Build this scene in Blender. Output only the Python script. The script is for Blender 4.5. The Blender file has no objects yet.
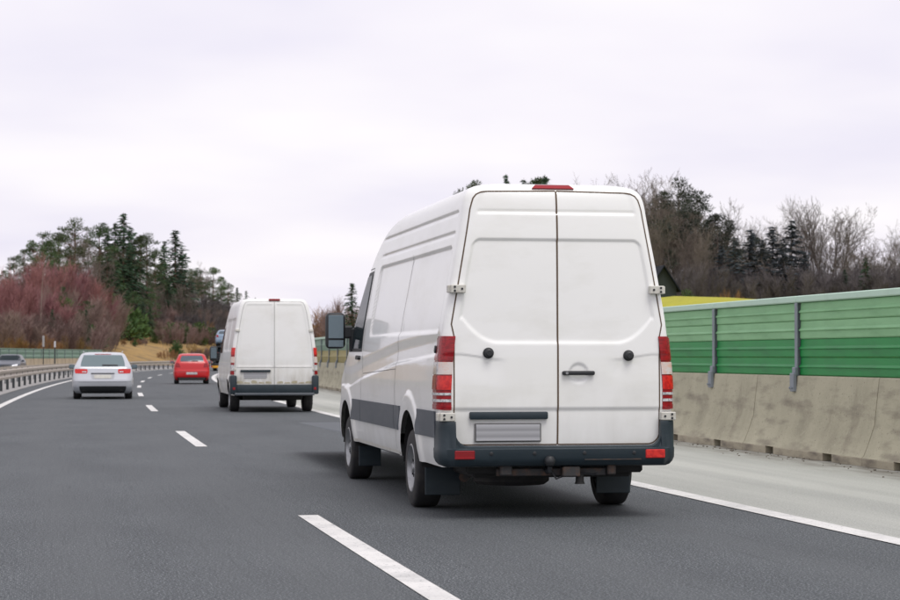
import bpy, bmesh, math, random
import numpy as np
from mathutils import Vector, Matrix
from mathutils.bvhtree import BVHTree

random.seed(7)
RNG = np.random.default_rng(11)
SC = bpy.context.scene
COL = SC.collection
R = math.radians

# ------------------------------------------------------------------ camera
FPX, YH, CAMH = 2067.3, 356.1, 1.34          # focal length in photo pixels, horizon row, eye height
cam = bpy.data.cameras.new('camera')
cam.sensor_width = 36.0
cam.lens = 36.0 * FPX / 900.0
cam.clip_start, cam.clip_end = 0.1, 12000
cam.dof.use_dof = True
cam.dof.focus_distance = 17.5
cam.dof.aperture_fstop = 6.3
cam_o = bpy.data.objects.new('camera', cam)
COL.objects.link(cam_o)
cam_o.location = (0, 0, CAMH)
cam_o.rotation_euler = (R(90) + math.atan((YH - 300) / FPX), 0, 0)
SC.camera = cam_o

# ------------------------------------------------------------------ sky
SUN_EL, SUN_AZ = 60, 155                       # azimuth clockwise from the view direction
world = bpy.data.worlds.new('World')
SC.world = world
world.use_nodes = True
nt = world.node_tree
N, L = nt.nodes, nt.links
N.clear()
w_out = N.new('ShaderNodeOutputWorld')
bg = N.new('ShaderNodeBackground')
sky = N.new('ShaderNodeTexSky')
sky.sky_type = 'NISHITA'
sky.sun_disc = False
sky.sun_elevation = R(SUN_EL)
sky.sun_rotation = R(SUN_AZ)
skm = N.new('ShaderNodeMix'); skm.data_type = 'RGBA'; skm.blend_type = 'MULTIPLY'
skm.inputs[0].default_value = 1.0
skm.inputs[7].default_value = (0.1, 0.1, 0.1, 1)
L.new(sky.outputs[0], skm.inputs[6])
tc = N.new('ShaderNodeTexCoord')
sp = N.new('ShaderNodeSeparateXYZ'); L.new(tc.outputs['Generated'], sp.inputs[0])
def wmath(op, a, b):
    n = N.new('ShaderNodeMath'); n.operation = op
    for i, v in enumerate((a, b)):
        if isinstance(v, (int, float)): n.inputs[i].default_value = v
        else: L.new(v, n.inputs[i])
    return n.outputs[0]
zc = wmath('ADD', wmath('MAXIMUM', sp.outputs[2], 0.0), 0.16)
cb = N.new('ShaderNodeCombineXYZ')
L.new(wmath('DIVIDE', sp.outputs[0], zc), cb.inputs[0])
L.new(wmath('DIVIDE', sp.outputs[1], zc), cb.inputs[1])
nz = N.new('ShaderNodeTexNoise'); nz.inputs['Scale'].default_value = 1.0
nz.inputs['Detail'].default_value = 4; nz.inputs['Roughness'].default_value = 0.45
L.new(cb.outputs[0], nz.inputs['Vector'])
ramp = N.new('ShaderNodeValToRGB'); L.new(nz.outputs[0], ramp.inputs[0])
ramp.color_ramp.elements[0].position = 0.32; ramp.color_ramp.elements[0].color = (0.785, 0.75, 0.865, 1)
ramp.color_ramp.elements[1].position = 0.66; ramp.color_ramp.elements[1].color = (0.98, 0.94, 0.95, 1)
e = ramp.color_ramp.elements.new(0.48); e.color = (0.89, 0.848, 0.912, 1)
mx = N.new('ShaderNodeMix'); mx.data_type = 'RGBA'; mx.inputs[0].default_value = 0.93
L.new(skm.outputs[2], mx.inputs[6]); L.new(ramp.outputs[0], mx.inputs[7])
L.new(mx.outputs[2], bg.inputs[0])
bg.inputs[1].default_value = 1.0
L.new(bg.outputs[0], w_out.inputs[0])

sun = bpy.data.lights.new('sun', 'SUN')
sun.energy = 1.5
sun.angle = R(30)
sun.color = (1.0, 0.975, 0.93)
sun_o = bpy.data.objects.new('sun', sun)
COL.objects.link(sun_o)
sd = Vector((math.sin(R(SUN_AZ)) * math.cos(R(SUN_EL)), math.cos(R(SUN_AZ)) * math.cos(R(SUN_EL)), math.sin(R(SUN_EL))))
sun_o.rotation_euler = (-sd).to_track_quat('-Z', 'Y').to_euler()

SC.view_settings.view_transform = 'Standard'
SC.view_settings.look = 'None'
SC.view_settings.gamma = 1.0
SC.view_settings.use_curve_mapping = False
SC.view_settings.exposure = 0.15
SC.render.engine = 'CYCLES'
SC.cycles.use_denoising = True
SC.cycles.max_bounces = 6
SC.cycles.transparent_max_bounces = 6

# ------------------------------------------------------------------ materials
MATS = {}
def mat(name, col, rough=0.6, metal=0.0, coat=0.0, spec=0.5, noise=None, bump=None, rnd=0.0, emit=None, trans=0.0):
    """noise = (scale xyz, colour2, low, high, coords, detail); bump = (scale, strength); rnd = value spread per object"""
    if name in MATS: return MATS[name]
    m = bpy.data.materials.new(name); m.use_nodes = True
    n, l = m.node_tree.nodes, m.node_tree.links
    b = n['Principled BSDF']
    b.inputs['Roughness'].default_value = rough
    b.inputs['Metallic'].default_value = metal
    b.inputs['Coat Weight'].default_value = coat
    b.inputs['Coat Roughness'].default_value = 0.06
    b.inputs['Specular IOR Level'].default_value = spec
    b.inputs['Transmission Weight'].default_value = trans
    c = (*col, 1)
    b.inputs['Base Color'].default_value = c
    src = None
    t = n.new('ShaderNodeTexCoord')
    layers = noise if isinstance(noise, list) else ([noise] if noise else [])
    for lay in layers:
        scale, col2, lo, hi, coords, det = lay
        mp = n.new('ShaderNodeMapping'); mp.inputs['Scale'].default_value = scale
        l.new(t.outputs[coords], mp.inputs[0])
        x = n.new('ShaderNodeTexNoise'); x.inputs['Scale'].default_value = 1; x.inputs['Detail'].default_value = det
        x.inputs['Roughness'].default_value = 0.6
        l.new(mp.outputs[0], x.inputs['Vector'])
        mr = n.new('ShaderNodeMapRange'); mr.inputs[1].default_value = lo; mr.inputs[2].default_value = hi
        l.new(x.outputs[0], mr.inputs[0])
        k = n.new('ShaderNodeMix'); k.data_type = 'RGBA'
        l.new(mr.outputs[0], k.inputs[0])
        if src is None: k.inputs[6].default_value = c
        else: l.new(src, k.inputs[6])
        k.inputs[7].default_value = (*col2, 1)
        src = k.outputs[2]
    if rnd:
        oi = n.new('ShaderNodeObjectInfo')
        mr = n.new('ShaderNodeMapRange'); mr.inputs[3].default_value = 1 - rnd; mr.inputs[4].default_value = 1 + rnd
        l.new(oi.outputs['Random'], mr.inputs[0])
        hs = n.new('ShaderNodeHueSaturation')
        if src is None: hs.inputs['Color'].default_value = c
        else: l.new(src, hs.inputs['Color'])
        l.new(mr.outputs[0], hs.inputs['Value'])
        mh = n.new('ShaderNodeMapRange'); mh.inputs[3].default_value = 0.5 - rnd * 0.07; mh.inputs[4].default_value = 0.5 + rnd * 0.07
        fr = n.new('ShaderNodeMath'); fr.operation = 'MULTIPLY'; fr.inputs[1].default_value = 7.31
        fr2 = n.new('ShaderNodeMath'); fr2.operation = 'FRACT'
        l.new(oi.outputs['Random'], fr.inputs[0]); l.new(fr.outputs[0], fr2.inputs[0]); l.new(fr2.outputs[0], mh.inputs[0])
        l.new(mh.outputs[0], hs.inputs['Hue'])
        src = hs.outputs[0]
    if src is not None: l.new(src, b.inputs['Base Color'])
    if bump:
        x = n.new('ShaderNodeTexNoise'); x.inputs['Scale'].default_value = bump[0]; x.inputs['Detail'].default_value = 4
        l.new(t.outputs['Object'], x.inputs['Vector'])
        bp = n.new('ShaderNodeBump'); bp.inputs['Strength'].default_value = bump[1]; bp.inputs['Distance'].default_value = 0.01
        l.new(x.outputs[0], bp.inputs['Height']); l.new(bp.outputs[0], b.inputs['Normal'])
    if emit:
        b.inputs['Emission Color'].default_value = (*emit[0], 1); b.inputs['Emission Strength'].default_value = emit[1]
    MATS[name] = m
    return m

def asphalt(name, base, light, tracks, dirt=False):
    m = bpy.data.materials.new(name); m.use_nodes = True
    n, l = m.node_tree.nodes, m.node_tree.links
    b = n['Principled BSDF']; b.inputs['Roughness'].default_value = 0.78; b.inputs['Specular IOR Level'].default_value = 0.35
    uv = n.new('ShaderNodeUVMap')
    def noise(scale, lo, hi, det=3):
        mp = n.new('ShaderNodeMapping'); mp.inputs['Scale'].default_value = scale
        l.new(uv.outputs[0], mp.inputs[0])
        x = n.new('ShaderNodeTexNoise'); x.inputs['Scale'].default_value = 1; x.inputs['Detail'].default_value = det
        l.new(mp.outputs[0], x.inputs['Vector'])
        r = n.new('ShaderNodeMapRange'); r.inputs[1].default_value = lo; r.inputs[2].default_value = hi
        l.new(x.outputs[0], r.inputs[0])
        return r.outputs[0], x
    def mix(a, bcol, f):
        k = n.new('ShaderNodeMix'); k.data_type = 'RGBA'
        if isinstance(a, tuple): k.inputs[6].default_value = (*a, 1)
        else: l.new(a, k.inputs[6])
        k.inputs[7].default_value = (*bcol, 1)
        l.new(f, k.inputs[0]); return k.outputs[2]
    def scaled(f, v):
        q = n.new('ShaderNodeMath'); q.operation = 'MULTIPLY'; q.inputs[1].default_value = v; l.new(f, q.inputs[0]); return q.outputs[0]
    grain, gx = noise((55, 55, 1), 0.35, 0.72, 2)
    c = mix(base, light, grain)
    fine, _ = noise((75, 75, 1), 0.57, 0.68, 1)
    c = mix(c, tuple(min(.5, v * 2.4) for v in light), scaled(fine, 1.0))
    pit, _ = noise((70, 70, 7), 0.60, 0.72, 1)
    c = mix(c, tuple(v * .35 for v in base), scaled(pit, 0.8))
    patch, _ = noise((0.35, 0.9, 1), 0.35, 0.75, 5)
    c = mix(c, tuple(v * 0.72 for v in base), scaled(patch, 0.32))
    # wheel-track bands worn along the lane and long fine streaks
    streak, _ = noise((0.02, 1.05, 1), 0.42, 0.66, 3)
    c = mix(c, tuple(v * tracks for v in light), scaled(streak, 0.55))
    sc_, _ = noise((0.5, 26, 1), 0.6, 0.8, 2)
    c = mix(c, tuple(v * 0.6 for v in base), scaled(sc_, 0.35))
    # scattered pale stone chips
    mp = n.new('ShaderNodeMapping'); mp.inputs['Scale'].default_value = (3.2, 3.2, 1); l.new(uv.outputs[0], mp.inputs[0])
    vo = n.new('ShaderNodeTexVoronoi'); vo.inputs['Scale'].default_value = 1; l.new(mp.outputs[0], vo.inputs['Vector'])
    lt = n.new('ShaderNodeMath'); lt.operation = 'LESS_THAN'; lt.inputs[1].default_value = 0.035; l.new(vo.outputs['Distance'], lt.inputs[0])
    gate = n.new('ShaderNodeSeparateColor'); l.new(vo.outputs['Color'], gate.inputs[0])
    gt = n.new('ShaderNodeMath'); gt.operation = 'GREATER_THAN'; gt.inputs[1].default_value = 0.86; l.new(gate.outputs[0], gt.inputs[0])
    mu = n.new('ShaderNodeMath'); mu.operation = 'MULTIPLY'; l.new(lt.outputs[0], mu.inputs[0]); l.new(gt.outputs[0], mu.inputs[1])
    c = mix(c, (0.42, 0.42, 0.42), mu.outputs[0])
    if dirt:                                          # swept-up dirt lying along the barrier foot
        su = n.new('ShaderNodeSeparateXYZ'); l.new(uv.outputs[0], su.inputs[0])
        r = n.new('ShaderNodeMapRange'); r.inputs[1].default_value = 6.55; r.inputs[2].default_value = 7.45; l.new(su.outputs[1], r.inputs[0])
        bl, _ = noise((1.1, 5, 1), 0.30, 0.62, 6); mm = n.new('ShaderNodeMath'); mm.operation = 'MULTIPLY'; l.new(r.outputs[0], mm.inputs[0]); l.new(bl, mm.inputs[1])
        c = mix(c, (0.15, 0.135, 0.11), mm.outputs[0])
    l.new(c, b.inputs['Base Color'])
    bp = n.new('ShaderNodeBump'); bp.inputs['Strength'].default_value = 0.55; bp.inputs['Distance'].default_value = 0.006
    l.new(gx.outputs[0], bp.inputs['Height']); l.new(bp.outputs[0], b.inputs['Normal'])
    return m

M_ASPH = asphalt('asphalt', (0.027, 0.033, 0.039), (0.120, 0.131, 0.138), 0.75)
M_SHOULDER = asphalt('pale_shoulder_asphalt', (0.31, 0.32, 0.295), (0.44, 0.445, 0.405), 1.25, dirt=True)
M_FARASPH = asphalt('opposite_asphalt', (0.09, 0.092, 0.098), (0.16, 0.16, 0.165), 0.9)
M_LINE = mat('road_paint', (0.70, 0.69, 0.67), 0.7, noise=[((2.5, 2.5, 2.5), (0.48, 0.48, 0.47), 0.42, 0.75, 'Object', 6), ((38, 38, 38), (0.24, 0.25, 0.26), 0.60, 0.70, 'Object', 3), ((9, 9, 9), (0.16, 0.17, 0.18), 0.66, 0.74, 'Object', 6)])
M_GRAVEL = mat('median_gravel', (0.36, 0.35, 0.34), 0.9, noise=((4, 4, 4), (0.22, 0.215, 0.21), 0.4, 0.7, 'Object', 6))
M_PAINT = mat('white_van_paint', (0.86, 0.865, 0.85), 0.33, coat=0.5, noise=((0.9, 0.9, 2.2), (0.74, 0.74, 0.70), 0.5, 0.8, 'Object', 5))
M_PAINT2 = mat('weathered_white_paint', (0.80, 0.80, 0.79), 0.42, coat=0.4, noise=((0.9, 0.9, 1.5), (0.70, 0.69, 0.66), 0.5, 0.8, 'Object', 5))
M_GAP = mat('door_gap_dark', (0.10, 0.065, 0.04), 0.8)
M_GAPL = mat('panel_gap_pale', (0.34, 0.34, 0.33), 0.8)
M_GAPG = mat('panel_gap_grey', (0.16, 0.16, 0.16), 0.8)
M_PLASTIC = mat('slate_plastic', (0.012, 0.024, 0.033), 0.5, noise=((3, 3, 9), (0.023, 0.036, 0.046), 0.45, 0.8, 'Object', 5))
M_STRIP = mat('grey_rub_strip', (0.075, 0.088, 0.105), 0.5, noise=((1.5, 1.5, 6), (0.11, 0.12, 0.135), 0.4, 0.8, 'Object', 4))
M_BLACK = mat('black_plastic', (0.018, 0.02, 0.023), 0.5)
M_UNDER = mat('underbody_dark', (0.02, 0.02, 0.02), 0.85)
M_TYRE = mat('tyre_rubber', (0.022, 0.022, 0.024), 0.8, noise=((9, 9, 9), (0.04, 0.038, 0.035), 0.45, 0.7, 'Object', 4))
M_RIM = mat('steel_rim', (0.36, 0.37, 0.38), 0.42, metal=0.7, noise=((7, 7, 7), (0.16, 0.16, 0.16), 0.5, 0.75, 'Object', 4))
M_GLASS = mat('tinted_glass', (0.018, 0.028, 0.032), 0.08, spec=0.8)
M_GLASS.node_tree.nodes['Principled BSDF'].inputs['IOR'].default_value = 1.07
M_GLASSB = mat('tinted_glass_pale', (0.10, 0.15, 0.16), 0.08, spec=0.9, coat=0.6)
M_MIRROR = mat('mirror_glass', (0.16, 0.21, 0.24), 0.15, metal=0.6)  # dark tint stands in for trees reflected in the mirrors
M_RED = mat('red_lens', (0.33, 0.006, 0.012), 0.2, coat=0.15, noise=((0.1, 60, 60), (0.22, 0.003, 0.008), 0.4, 0.6, 'Object', 1))
M_REDB = mat('bright_red_lens', (0.66, 0.022, 0.016), 0.2, coat=0.15, noise=((30, 30, 30), (0.48, 0.010, 0.012), 0.4, 0.6, 'Object', 1))
M_CLEAR = mat('clear_lens', (0.62, 0.62, 0.63), 0.15, coat=0.5, noise=((40, 40, 25), (0.36, 0.36, 0.38), 0.45, 0.6, 'Object', 2))
M_AMBER = mat('amber_lens', (0.64, 0.58, 0.55), 0.2, coat=0.3, noise=((14, 14, 30), (0.70, 0.40, 0.30), 0.45, 0.75, 'Object', 2))
M_HINGE = mat('hinge_paint', (0.58, 0.57, 0.52), 0.45, noise=((18, 18, 18), (0.45, 0.42, 0.36), 0.5, 0.75, 'Object', 4))
M_RUST = mat('rusty_steel', (0.035, 0.035, 0.036), 0.7, noise=((12, 12, 12), (0.10, 0.055, 0.035), 0.45, 0.7, 'Object', 5))
M_DIRT = mat('door_grime', (0.52, 0.48, 0.36), 0.7, noise=((9, 9, 5), (0.36, 0.31, 0.2), 0.4, 0.7, 'Object', 5))

def add_grime(m, col, z0, z1, strength, wave):
    """road film thickest near the road, broken up by streaks, plus a slight waviness of the sheet metal"""
    n, l = m.node_tree.nodes, m.node_tree.links; b = n['Principled BSDF']; src = b.inputs['Base Color'].links[0].from_socket
    t = n.new('ShaderNodeTexCoord'); sp_ = n.new('ShaderNodeSeparateXYZ'); l.new(t.outputs['Object'], sp_.inputs[0])
    r = n.new('ShaderNodeMapRange'); r.inputs[1].default_value = z1; r.inputs[2].default_value = z0; l.new(sp_.outputs[2], r.inputs[0])
    mp = n.new('ShaderNodeMapping'); mp.inputs['Scale'].default_value = (7, 3, 2.2); l.new(t.outputs['Object'], mp.inputs[0])
    x = n.new('ShaderNodeTexNoise'); x.inputs['Scale'].default_value = 1; x.inputs['Detail'].default_value = 7; l.new(mp.outputs[0], x.inputs['Vector'])
    q = n.new('ShaderNodeMapRange'); q.inputs[1].default_value = .3; q.inputs[2].default_value = .75; l.new(x.outputs[0], q.inputs[0])
    def mul(a, bb):
        k = n.new('ShaderNodeMath'); k.operation = 'MULTIPLY'
        for i, v in enumerate((a, bb)):
            if isinstance(v, float): k.inputs[i].default_value = v
            else: l.new(v, k.inputs[i])
        return k.outputs[0]
    f = mul(mul(r.outputs[0], q.outputs[0]), strength)
    k = n.new('ShaderNodeMix'); k.data_type = 'RGBA'; l.new(f, k.inputs[0]); l.new(src, k.inputs[6]); k.inputs[7].default_value = (*col, 1)
    l.new(k.outputs[2], b.inputs['Base Color'])
    w = n.new('ShaderNodeTexNoise'); w.inputs['Scale'].default_value = 2.3; w.inputs['Detail'].default_value = 1; l.new(t.outputs['Object'], w.inputs['Vector'])
    bp = n.new('ShaderNodeBump'); bp.inputs['Strength'].default_value = wave; bp.inputs['Distance'].default_value = .02
    l.new(w.outputs[0], bp.inputs['Height']); l.new(bp.outputs[0], b.inputs['Normal']); l.new(bp.outputs[0], b.inputs['Coat Normal'])
add_grime(M_PAINT, (0.42, 0.40, 0.35), .42, 1.3, 0.34, .12)
add_grime(M_PAINT2, (0.36, 0.32, 0.24), .45, 1.3, 1.0, .12)
def plate_material():
    m = bpy.data.materials.new('blurred_plate'); m.use_nodes = True
    n, l = m.node_tree.nodes, m.node_tree.links
    b = n['Principled BSDF']; b.inputs['Roughness'].default_value = 0.4
    t = n.new('ShaderNodeTexCoord'); s = n.new('ShaderNodeSeparateXYZ'); l.new(t.outputs['Object'], s.inputs[0])
    r = n.new('ShaderNodeMapRange'); r.inputs[1].default_value = -0.095; r.inputs[2].default_value = 0.095
    l.new(s.outputs[2], r.inputs[0])
    c = n.new('ShaderNodeValToRGB'); l.new(r.outputs[0], c.inputs[0])
    st = [(0.0, 0.36), (0.2, 0.46), (0.34, 0.28), (0.52, 0.40), (0.62, 0.27), (0.8, 0.44), (1.0, 0.52)]
    c.color_ramp.elements[0].position, c.color_ramp.elements[1].position = st[0][0], st[-1][0]
    for p, v in st[1:-1]: c.color_ramp.elements.new(p)
    for el, (p, v) in zip(c.color_ramp.elements, st): el.color = (v, v * 1.01, v * 1.06, 1)
    l.new(c.outputs[0], b.inputs['Base Color'])
    return m
M_PLATE = plate_material()

# ------------------------------------------------------------------ object helpers
def tag(o, label=None, cat=None, group=None, kind=None):
    if label: o['label'] = label
    if cat: o['category'] = cat
    if group: o['group'] = group
    if kind: o['kind'] = kind
    return o

def empty(name, loc=(0, 0, 0), rz=0.0, parent=None):
    o = bpy.data.objects.new(name, None); COL.objects.link(o)
    o.location = loc; o.rotation_euler = (0, 0, rz); o.empty_display_size = 0.2
    if parent: o.parent = parent
    return o

def link(name, me, parent=None):
    o = bpy.data.objects.new(name, me); COL.objects.link(o)
    if parent: o.parent = parent
    return o

def copy_tree(o, parent=None):
    c = o.copy(); COL.objects.link(c); c.parent = parent
    for ch in o.children: copy_tree(ch, c)
    return c

class MB:
    def __init__(s): s.v, s.f = [], []
    def add(s, v, f):
        k = len(s.v); s.v += [tuple(p) for p in v]; s.f += [tuple(i + k for i in q) for q in f]; return s
    def box(s, c, d, bev=0.0, rot=None, seg=1):
        bm = bmesh.new(); bmesh.ops.create_cube(bm, size=1)
        bmesh.ops.scale(bm, vec=d, verts=bm.verts)
        if bev: bmesh.ops.bevel(bm, geom=bm.edges[:], offset=bev, segments=seg, affect='EDGES', profile=0.5)
        if rot is not None: bmesh.ops.rotate(bm, verts=bm.verts, matrix=Matrix.Rotation(rot[0], 3, rot[1]))
        bmesh.ops.translate(bm, verts=bm.verts, vec=c)
        bm.verts.index_update()
        s.add([v.co for v in bm.verts], [[v.index for v in f.verts] for f in bm.faces]); bm.free(); return s
    def tube(s, path, rad, n=8, cap=True):
        path = [Vector(p) for p in path]
        if not hasattr(rad, '__len__'): rad = [rad] * len(path)
        rings = []; up = None
        for i, p in enumerate(path):
            d = (path[min(i + 1, len(path) - 1)] - path[max(i - 1, 0)]).normalized()
            if up is None: up = d.orthogonal().normalized()
            up = (up - d * up.dot(d)).normalized(); si = d.cross(up)
            rings.append([p + (up * math.cos(a) + si * math.sin(a)) * rad[i] for a in [2 * math.pi * j / n for j in range(n)]])
        f = [(i * n + j, i * n + (j + 1) % n, (i + 1) * n + (j + 1) % n, (i + 1) * n + j) for i in range(len(path) - 1) for j in range(n)]
        if cap: f += [tuple(range(n))[::-1], tuple((len(path) - 1) * n + j for j in range(n))]
        return s.add([q for r in rings for q in r], f)
    def lathe(s, prof, c, axis='X', n=32):
        """prof: list of (axial, radius)"""
        v = []
        for a, r in prof:
            for j in range(n):
                t = 2 * math.pi * j / n; p, q = r * math.cos(t), r * math.sin(t)
                v.append({'X': (c[0] + a, c[1] + p, c[2] + q), 'Y': (c[0] + p, c[1] + a, c[2] + q), 'Z': (c[0] + p, c[1] + q, c[2] + a)}[axis])
        f = [(i * n + j, i * n + (j + 1) % n, (i + 1) * n + (j + 1) % n, (i + 1) * n + j) for i in range(len(prof) - 1) for j in range(n)]
        return s.add(v, f)
    def sweep(s, path, prof, closed=True, cap=True):
        """path: list of (origin, side vector); prof(i): list of (side offset, z)"""
        n = None; k0 = []
        for i, (o, sv) in enumerate(path):
            pr = prof(i) if callable(prof) else prof
            n = len(pr); k0 += [(o[0] + sv[0] * a, o[1] + sv[1] * a, (o[2] if len(o) > 2 else 0) + b) for a, b in pr]
        m = n if closed else n - 1
        f = [(i * n + j, i * n + (j + 1) % n, (i + 1) * n + (j + 1) % n, (i + 1) * n + j) for i in range(len(path) - 1) for j in range(m)]
        if closed and cap: f += [tuple(range(n)), tuple((len(path) - 1) * n + j for j in range(n))[::-1]]
        return s.add(k0, f)
    def mesh(s, name, m, angle=35, fix=True):
        me = bpy.data.meshes.new(name); me.from_pydata(s.v, [], s.f)
        if fix:
            bm = bmesh.new(); bm.from_mesh(me); bmesh.ops.recalc_face_normals(bm, faces=bm.faces); bm.to_mesh(me); bm.free()
        me.shade_smooth(); me.set_sharp_from_angle(angle=R(angle))
        if m: me.materials.append(m)
        return me
    def build(s, name, m, parent=None, angle=35, fix=True):
        return link(name, s.mesh(name, m, angle, fix), parent)

# ------------------------------------------------------------------ the road's line (arc length s, lateral t to the right of the lane dashes)
RS = np.linspace(-150, 760, 9101); _ds = RS[1] - RS[0]
_k = np.where(RS < 0, .000499, np.minimum(.000499 + 1.59e-6 * RS, .000499 + 1.59e-6 * 350)) + np.where(RS > 110, .0003, 0.0)
_i0 = 1500
RHD = np.concatenate([[0], np.cumsum((_k[1:] + _k[:-1]) / 2 * _ds)]); RHD = RHD - RHD[_i0] - .1979
RX = np.concatenate([[0], np.cumsum(np.sin((RHD[1:] + RHD[:-1]) / 2) * _ds)]); RX += 2.175 * math.cos(.1979) - RX[_i0]
RY = np.concatenate([[0], np.cumsum(np.cos((RHD[1:] + RHD[:-1]) / 2) * _ds)]); RY += 2.175 * math.sin(.1979) - RY[_i0]
def road(s, t=0.0):
    h = float(np.interp(s, RS, RHD))
    return (float(np.interp(s, RS, RX)) + t * math.cos(h), float(np.interp(s, RS, RY)) - t * math.sin(h), h)
def road_inv(x, y):
    i = int(np.argmin((RX - x) ** 2 + (RY - y) ** 2))
    return float(RS[i]), float((x - RX[i]) * math.cos(RHD[i]) - (y - RY[i]) * math.sin(RHD[i]))
def ground_at(px, d): return ((px - 450) / FPX * d, d)

def ss(a, b, x):
    x = np.clip((np.asarray(x, float) - a) / (b - a), 0, 1); return x * x * (3 - 2 * x)
def terrain_z(s, t):
    s = np.asarray(s, float); t = np.asarray(t, float)
    u = np.maximum(-t - 21, 0)
    amp = .6 + 11.4 * ss(150, 330, s)
    zl = amp * (1 - np.exp(-u / 44)) + 0.35 * np.sin(s * .11 + t * .07) * ss(3, 20, u)
    v = t - 12
    zr = (4.62 * ss(0, 1, np.clip(v / 17, 0, 1)) * 0.35 + 4.62 * 0.65 * np.clip(v / 16, 0, 1) - .06 * np.clip(t - 31, 0, 25)) * (.72 + .28 * ss(85, 115, s))
    zr = zr + 0.12 * np.sin(s * .06 + t * .05) * ss(4, 15, v)
    return np.where(t < 0, zl, zr) - 0.03

def sheet(name, s_list, t_list, z, m, kind='structure', label=None, cat=None, parent=None):
    """a surface laid along the road with (s, t) as its UV map"""
    s_list, t_list = list(s_list), list(t_list)
    v, uv = [], []
    for s in s_list:
        for t in t_list:
            x, y, _ = road(s, t); zz = z(s, t) if callable(z) else z
            v.append((x, y, float(zz))); uv.append((s, t))
    n = len(t_list)
    f = [(i * n + j, i * n + j + 1, (i + 1) * n + j + 1, (i + 1) * n + j) for i in range(len(s_list) - 1) for j in range(n - 1)]
    me = bpy.data.meshes.new(name); me.from_pydata(v, [], f)
    lay = me.uv_layers.new(name='UVMap')
    vi = np.zeros(len(me.loops), int); me.loops.foreach_get('vertex_index', vi)
    lay.data.foreach_set('uv', np.array(uv, float)[vi].ravel())
    me.materials.append(m); me.shade_smooth()
    o = link(name, me, parent)
    if not parent: tag(o, label, cat, kind=kind)
    return o

def frange(a, b, st):
    n = max(1, int(round((b - a) / st))); return [a + (b - a) * i / n for i in range(n + 1)]

# ------------------------------------------------------------------ ground, road, markings
M_MEADOW = mat('meadow_grass', (0.38, 0.36, 0.008), 0.9, noise=[((0.25, 0.25, 0.25), (0.32, 0.31, 0.01), 0.4, 0.7, 'Object', 6), ((3, 3, 3), (0.24, 0.23, 0.012), 0.5, 0.8, 'Object', 4)], bump=(4, 0.6))
M_HILL = mat('dry_grass_slope', (0.36, 0.225, 0.07), 0.95, noise=[((0.25, 0.25, 0.25), (0.14, 0.10, 0.045), 0.46, 0.66, 'Object', 6), ((1.6, 1.6, 1.6), (0.20, 0.13, 0.06), 0.45, 0.75, 'Object', 5)], bump=(2, 0.8))
g = MB(); g.add([(1550 * math.cos(a), 1550 * math.sin(a) + 300, -1.2) for a in [2 * math.pi * i / 48 for i in range(48)]], [tuple(range(48))])
tag(g.build('ground', M_MEADOW, fix=False), 'wide green-yellow ground reaching the horizon', 'ground', kind='structure')

SL = frange(-120, 740, 5)
LT = [-20.2, -21, -22.5, -24, -26, -28, -31, -34, -38, -43, -49, -56, -64, -74, -86, -100, -120, -150, -190, -240, -300, -380, -480]
M_VERGE = mat('rough_verge_grass', (0.085, 0.095, 0.045), 0.95, noise=[((0.3, 0.3, 0.3), (0.13, 0.11, 0.06), 0.42, 0.68, 'Object', 6)], bump=(2, 0.8))
sheet('hillside', frange(238, 740, 7), LT, terrain_z, M_HILL, label='dry yellow grass hillside left of the motorway', cat='hillside')
sheet('verge', frange(-120, 238, 7), LT, terrain_z, M_VERGE, label='rough green-brown verge beyond the opposite carriageway', cat='verge')  # unseen stretch, coloured dull to keep yellow reflections off the van's flank
sheet('meadow', frange(-120, 700, 7), [8.3, 10, 12, 14, 17, 20, 23, 26, 29, 32, 35, 38, 42, 48, 56, 66, 80, 100, 130, 170, 220, 290, 380], terrain_z, M_MEADOW, label='yellow-green meadow rising behind the green noise barrier', cat='meadow')
road_o = sheet('road', SL, [-4.75, -3.0, -1, 1, 3.0, 3.97], 0.0, M_ASPH, label='dark grey asphalt carriageway with two lanes', cat='road')
sheet('shoulder', SL, [3.97, 5.5, 7.62], 0.004, M_SHOULDER, label='pale grey paved shoulder beside the concrete barrier', cat='shoulder')
sheet('median', SL, [-8.3, -6.5, -4.75], 0.006, M_GRAVEL, label='pale gravel median strip under the guardrails', cat='median')
sheet('opposite_road', SL, [-20.2, -17, -12, -8.3], -0.004, M_FARASPH, label='opposite carriageway beyond the guardrails', cat='road')
sheet('edge_line', frange(-60, 520, 3), [3.77, 3.985], 0.0065, M_LINE, parent=road_o)
sheet('edge_line', frange(-60, 520, 3), [-4.03, -3.83], 0.006, M_LINE, parent=road_o)
sheet('edge_line', frange(-60, 520, 4), [-8.9, -8.7], 0.003, M_LINE, parent=road_o)
ends = [-37.6, -19.4, -1.0, 17.3, 37.1, 56.9, 76, 95, 113.4, 131.9, 150.4] + [150.4 + 18.4 * i for i in range(1, 16)]
for q in ends:
    sheet('lane_dash', frange(q - 6.4, q, 0.8), [-0.085, 0.085], 0.005, M_LINE, parent=road_o)

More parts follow.
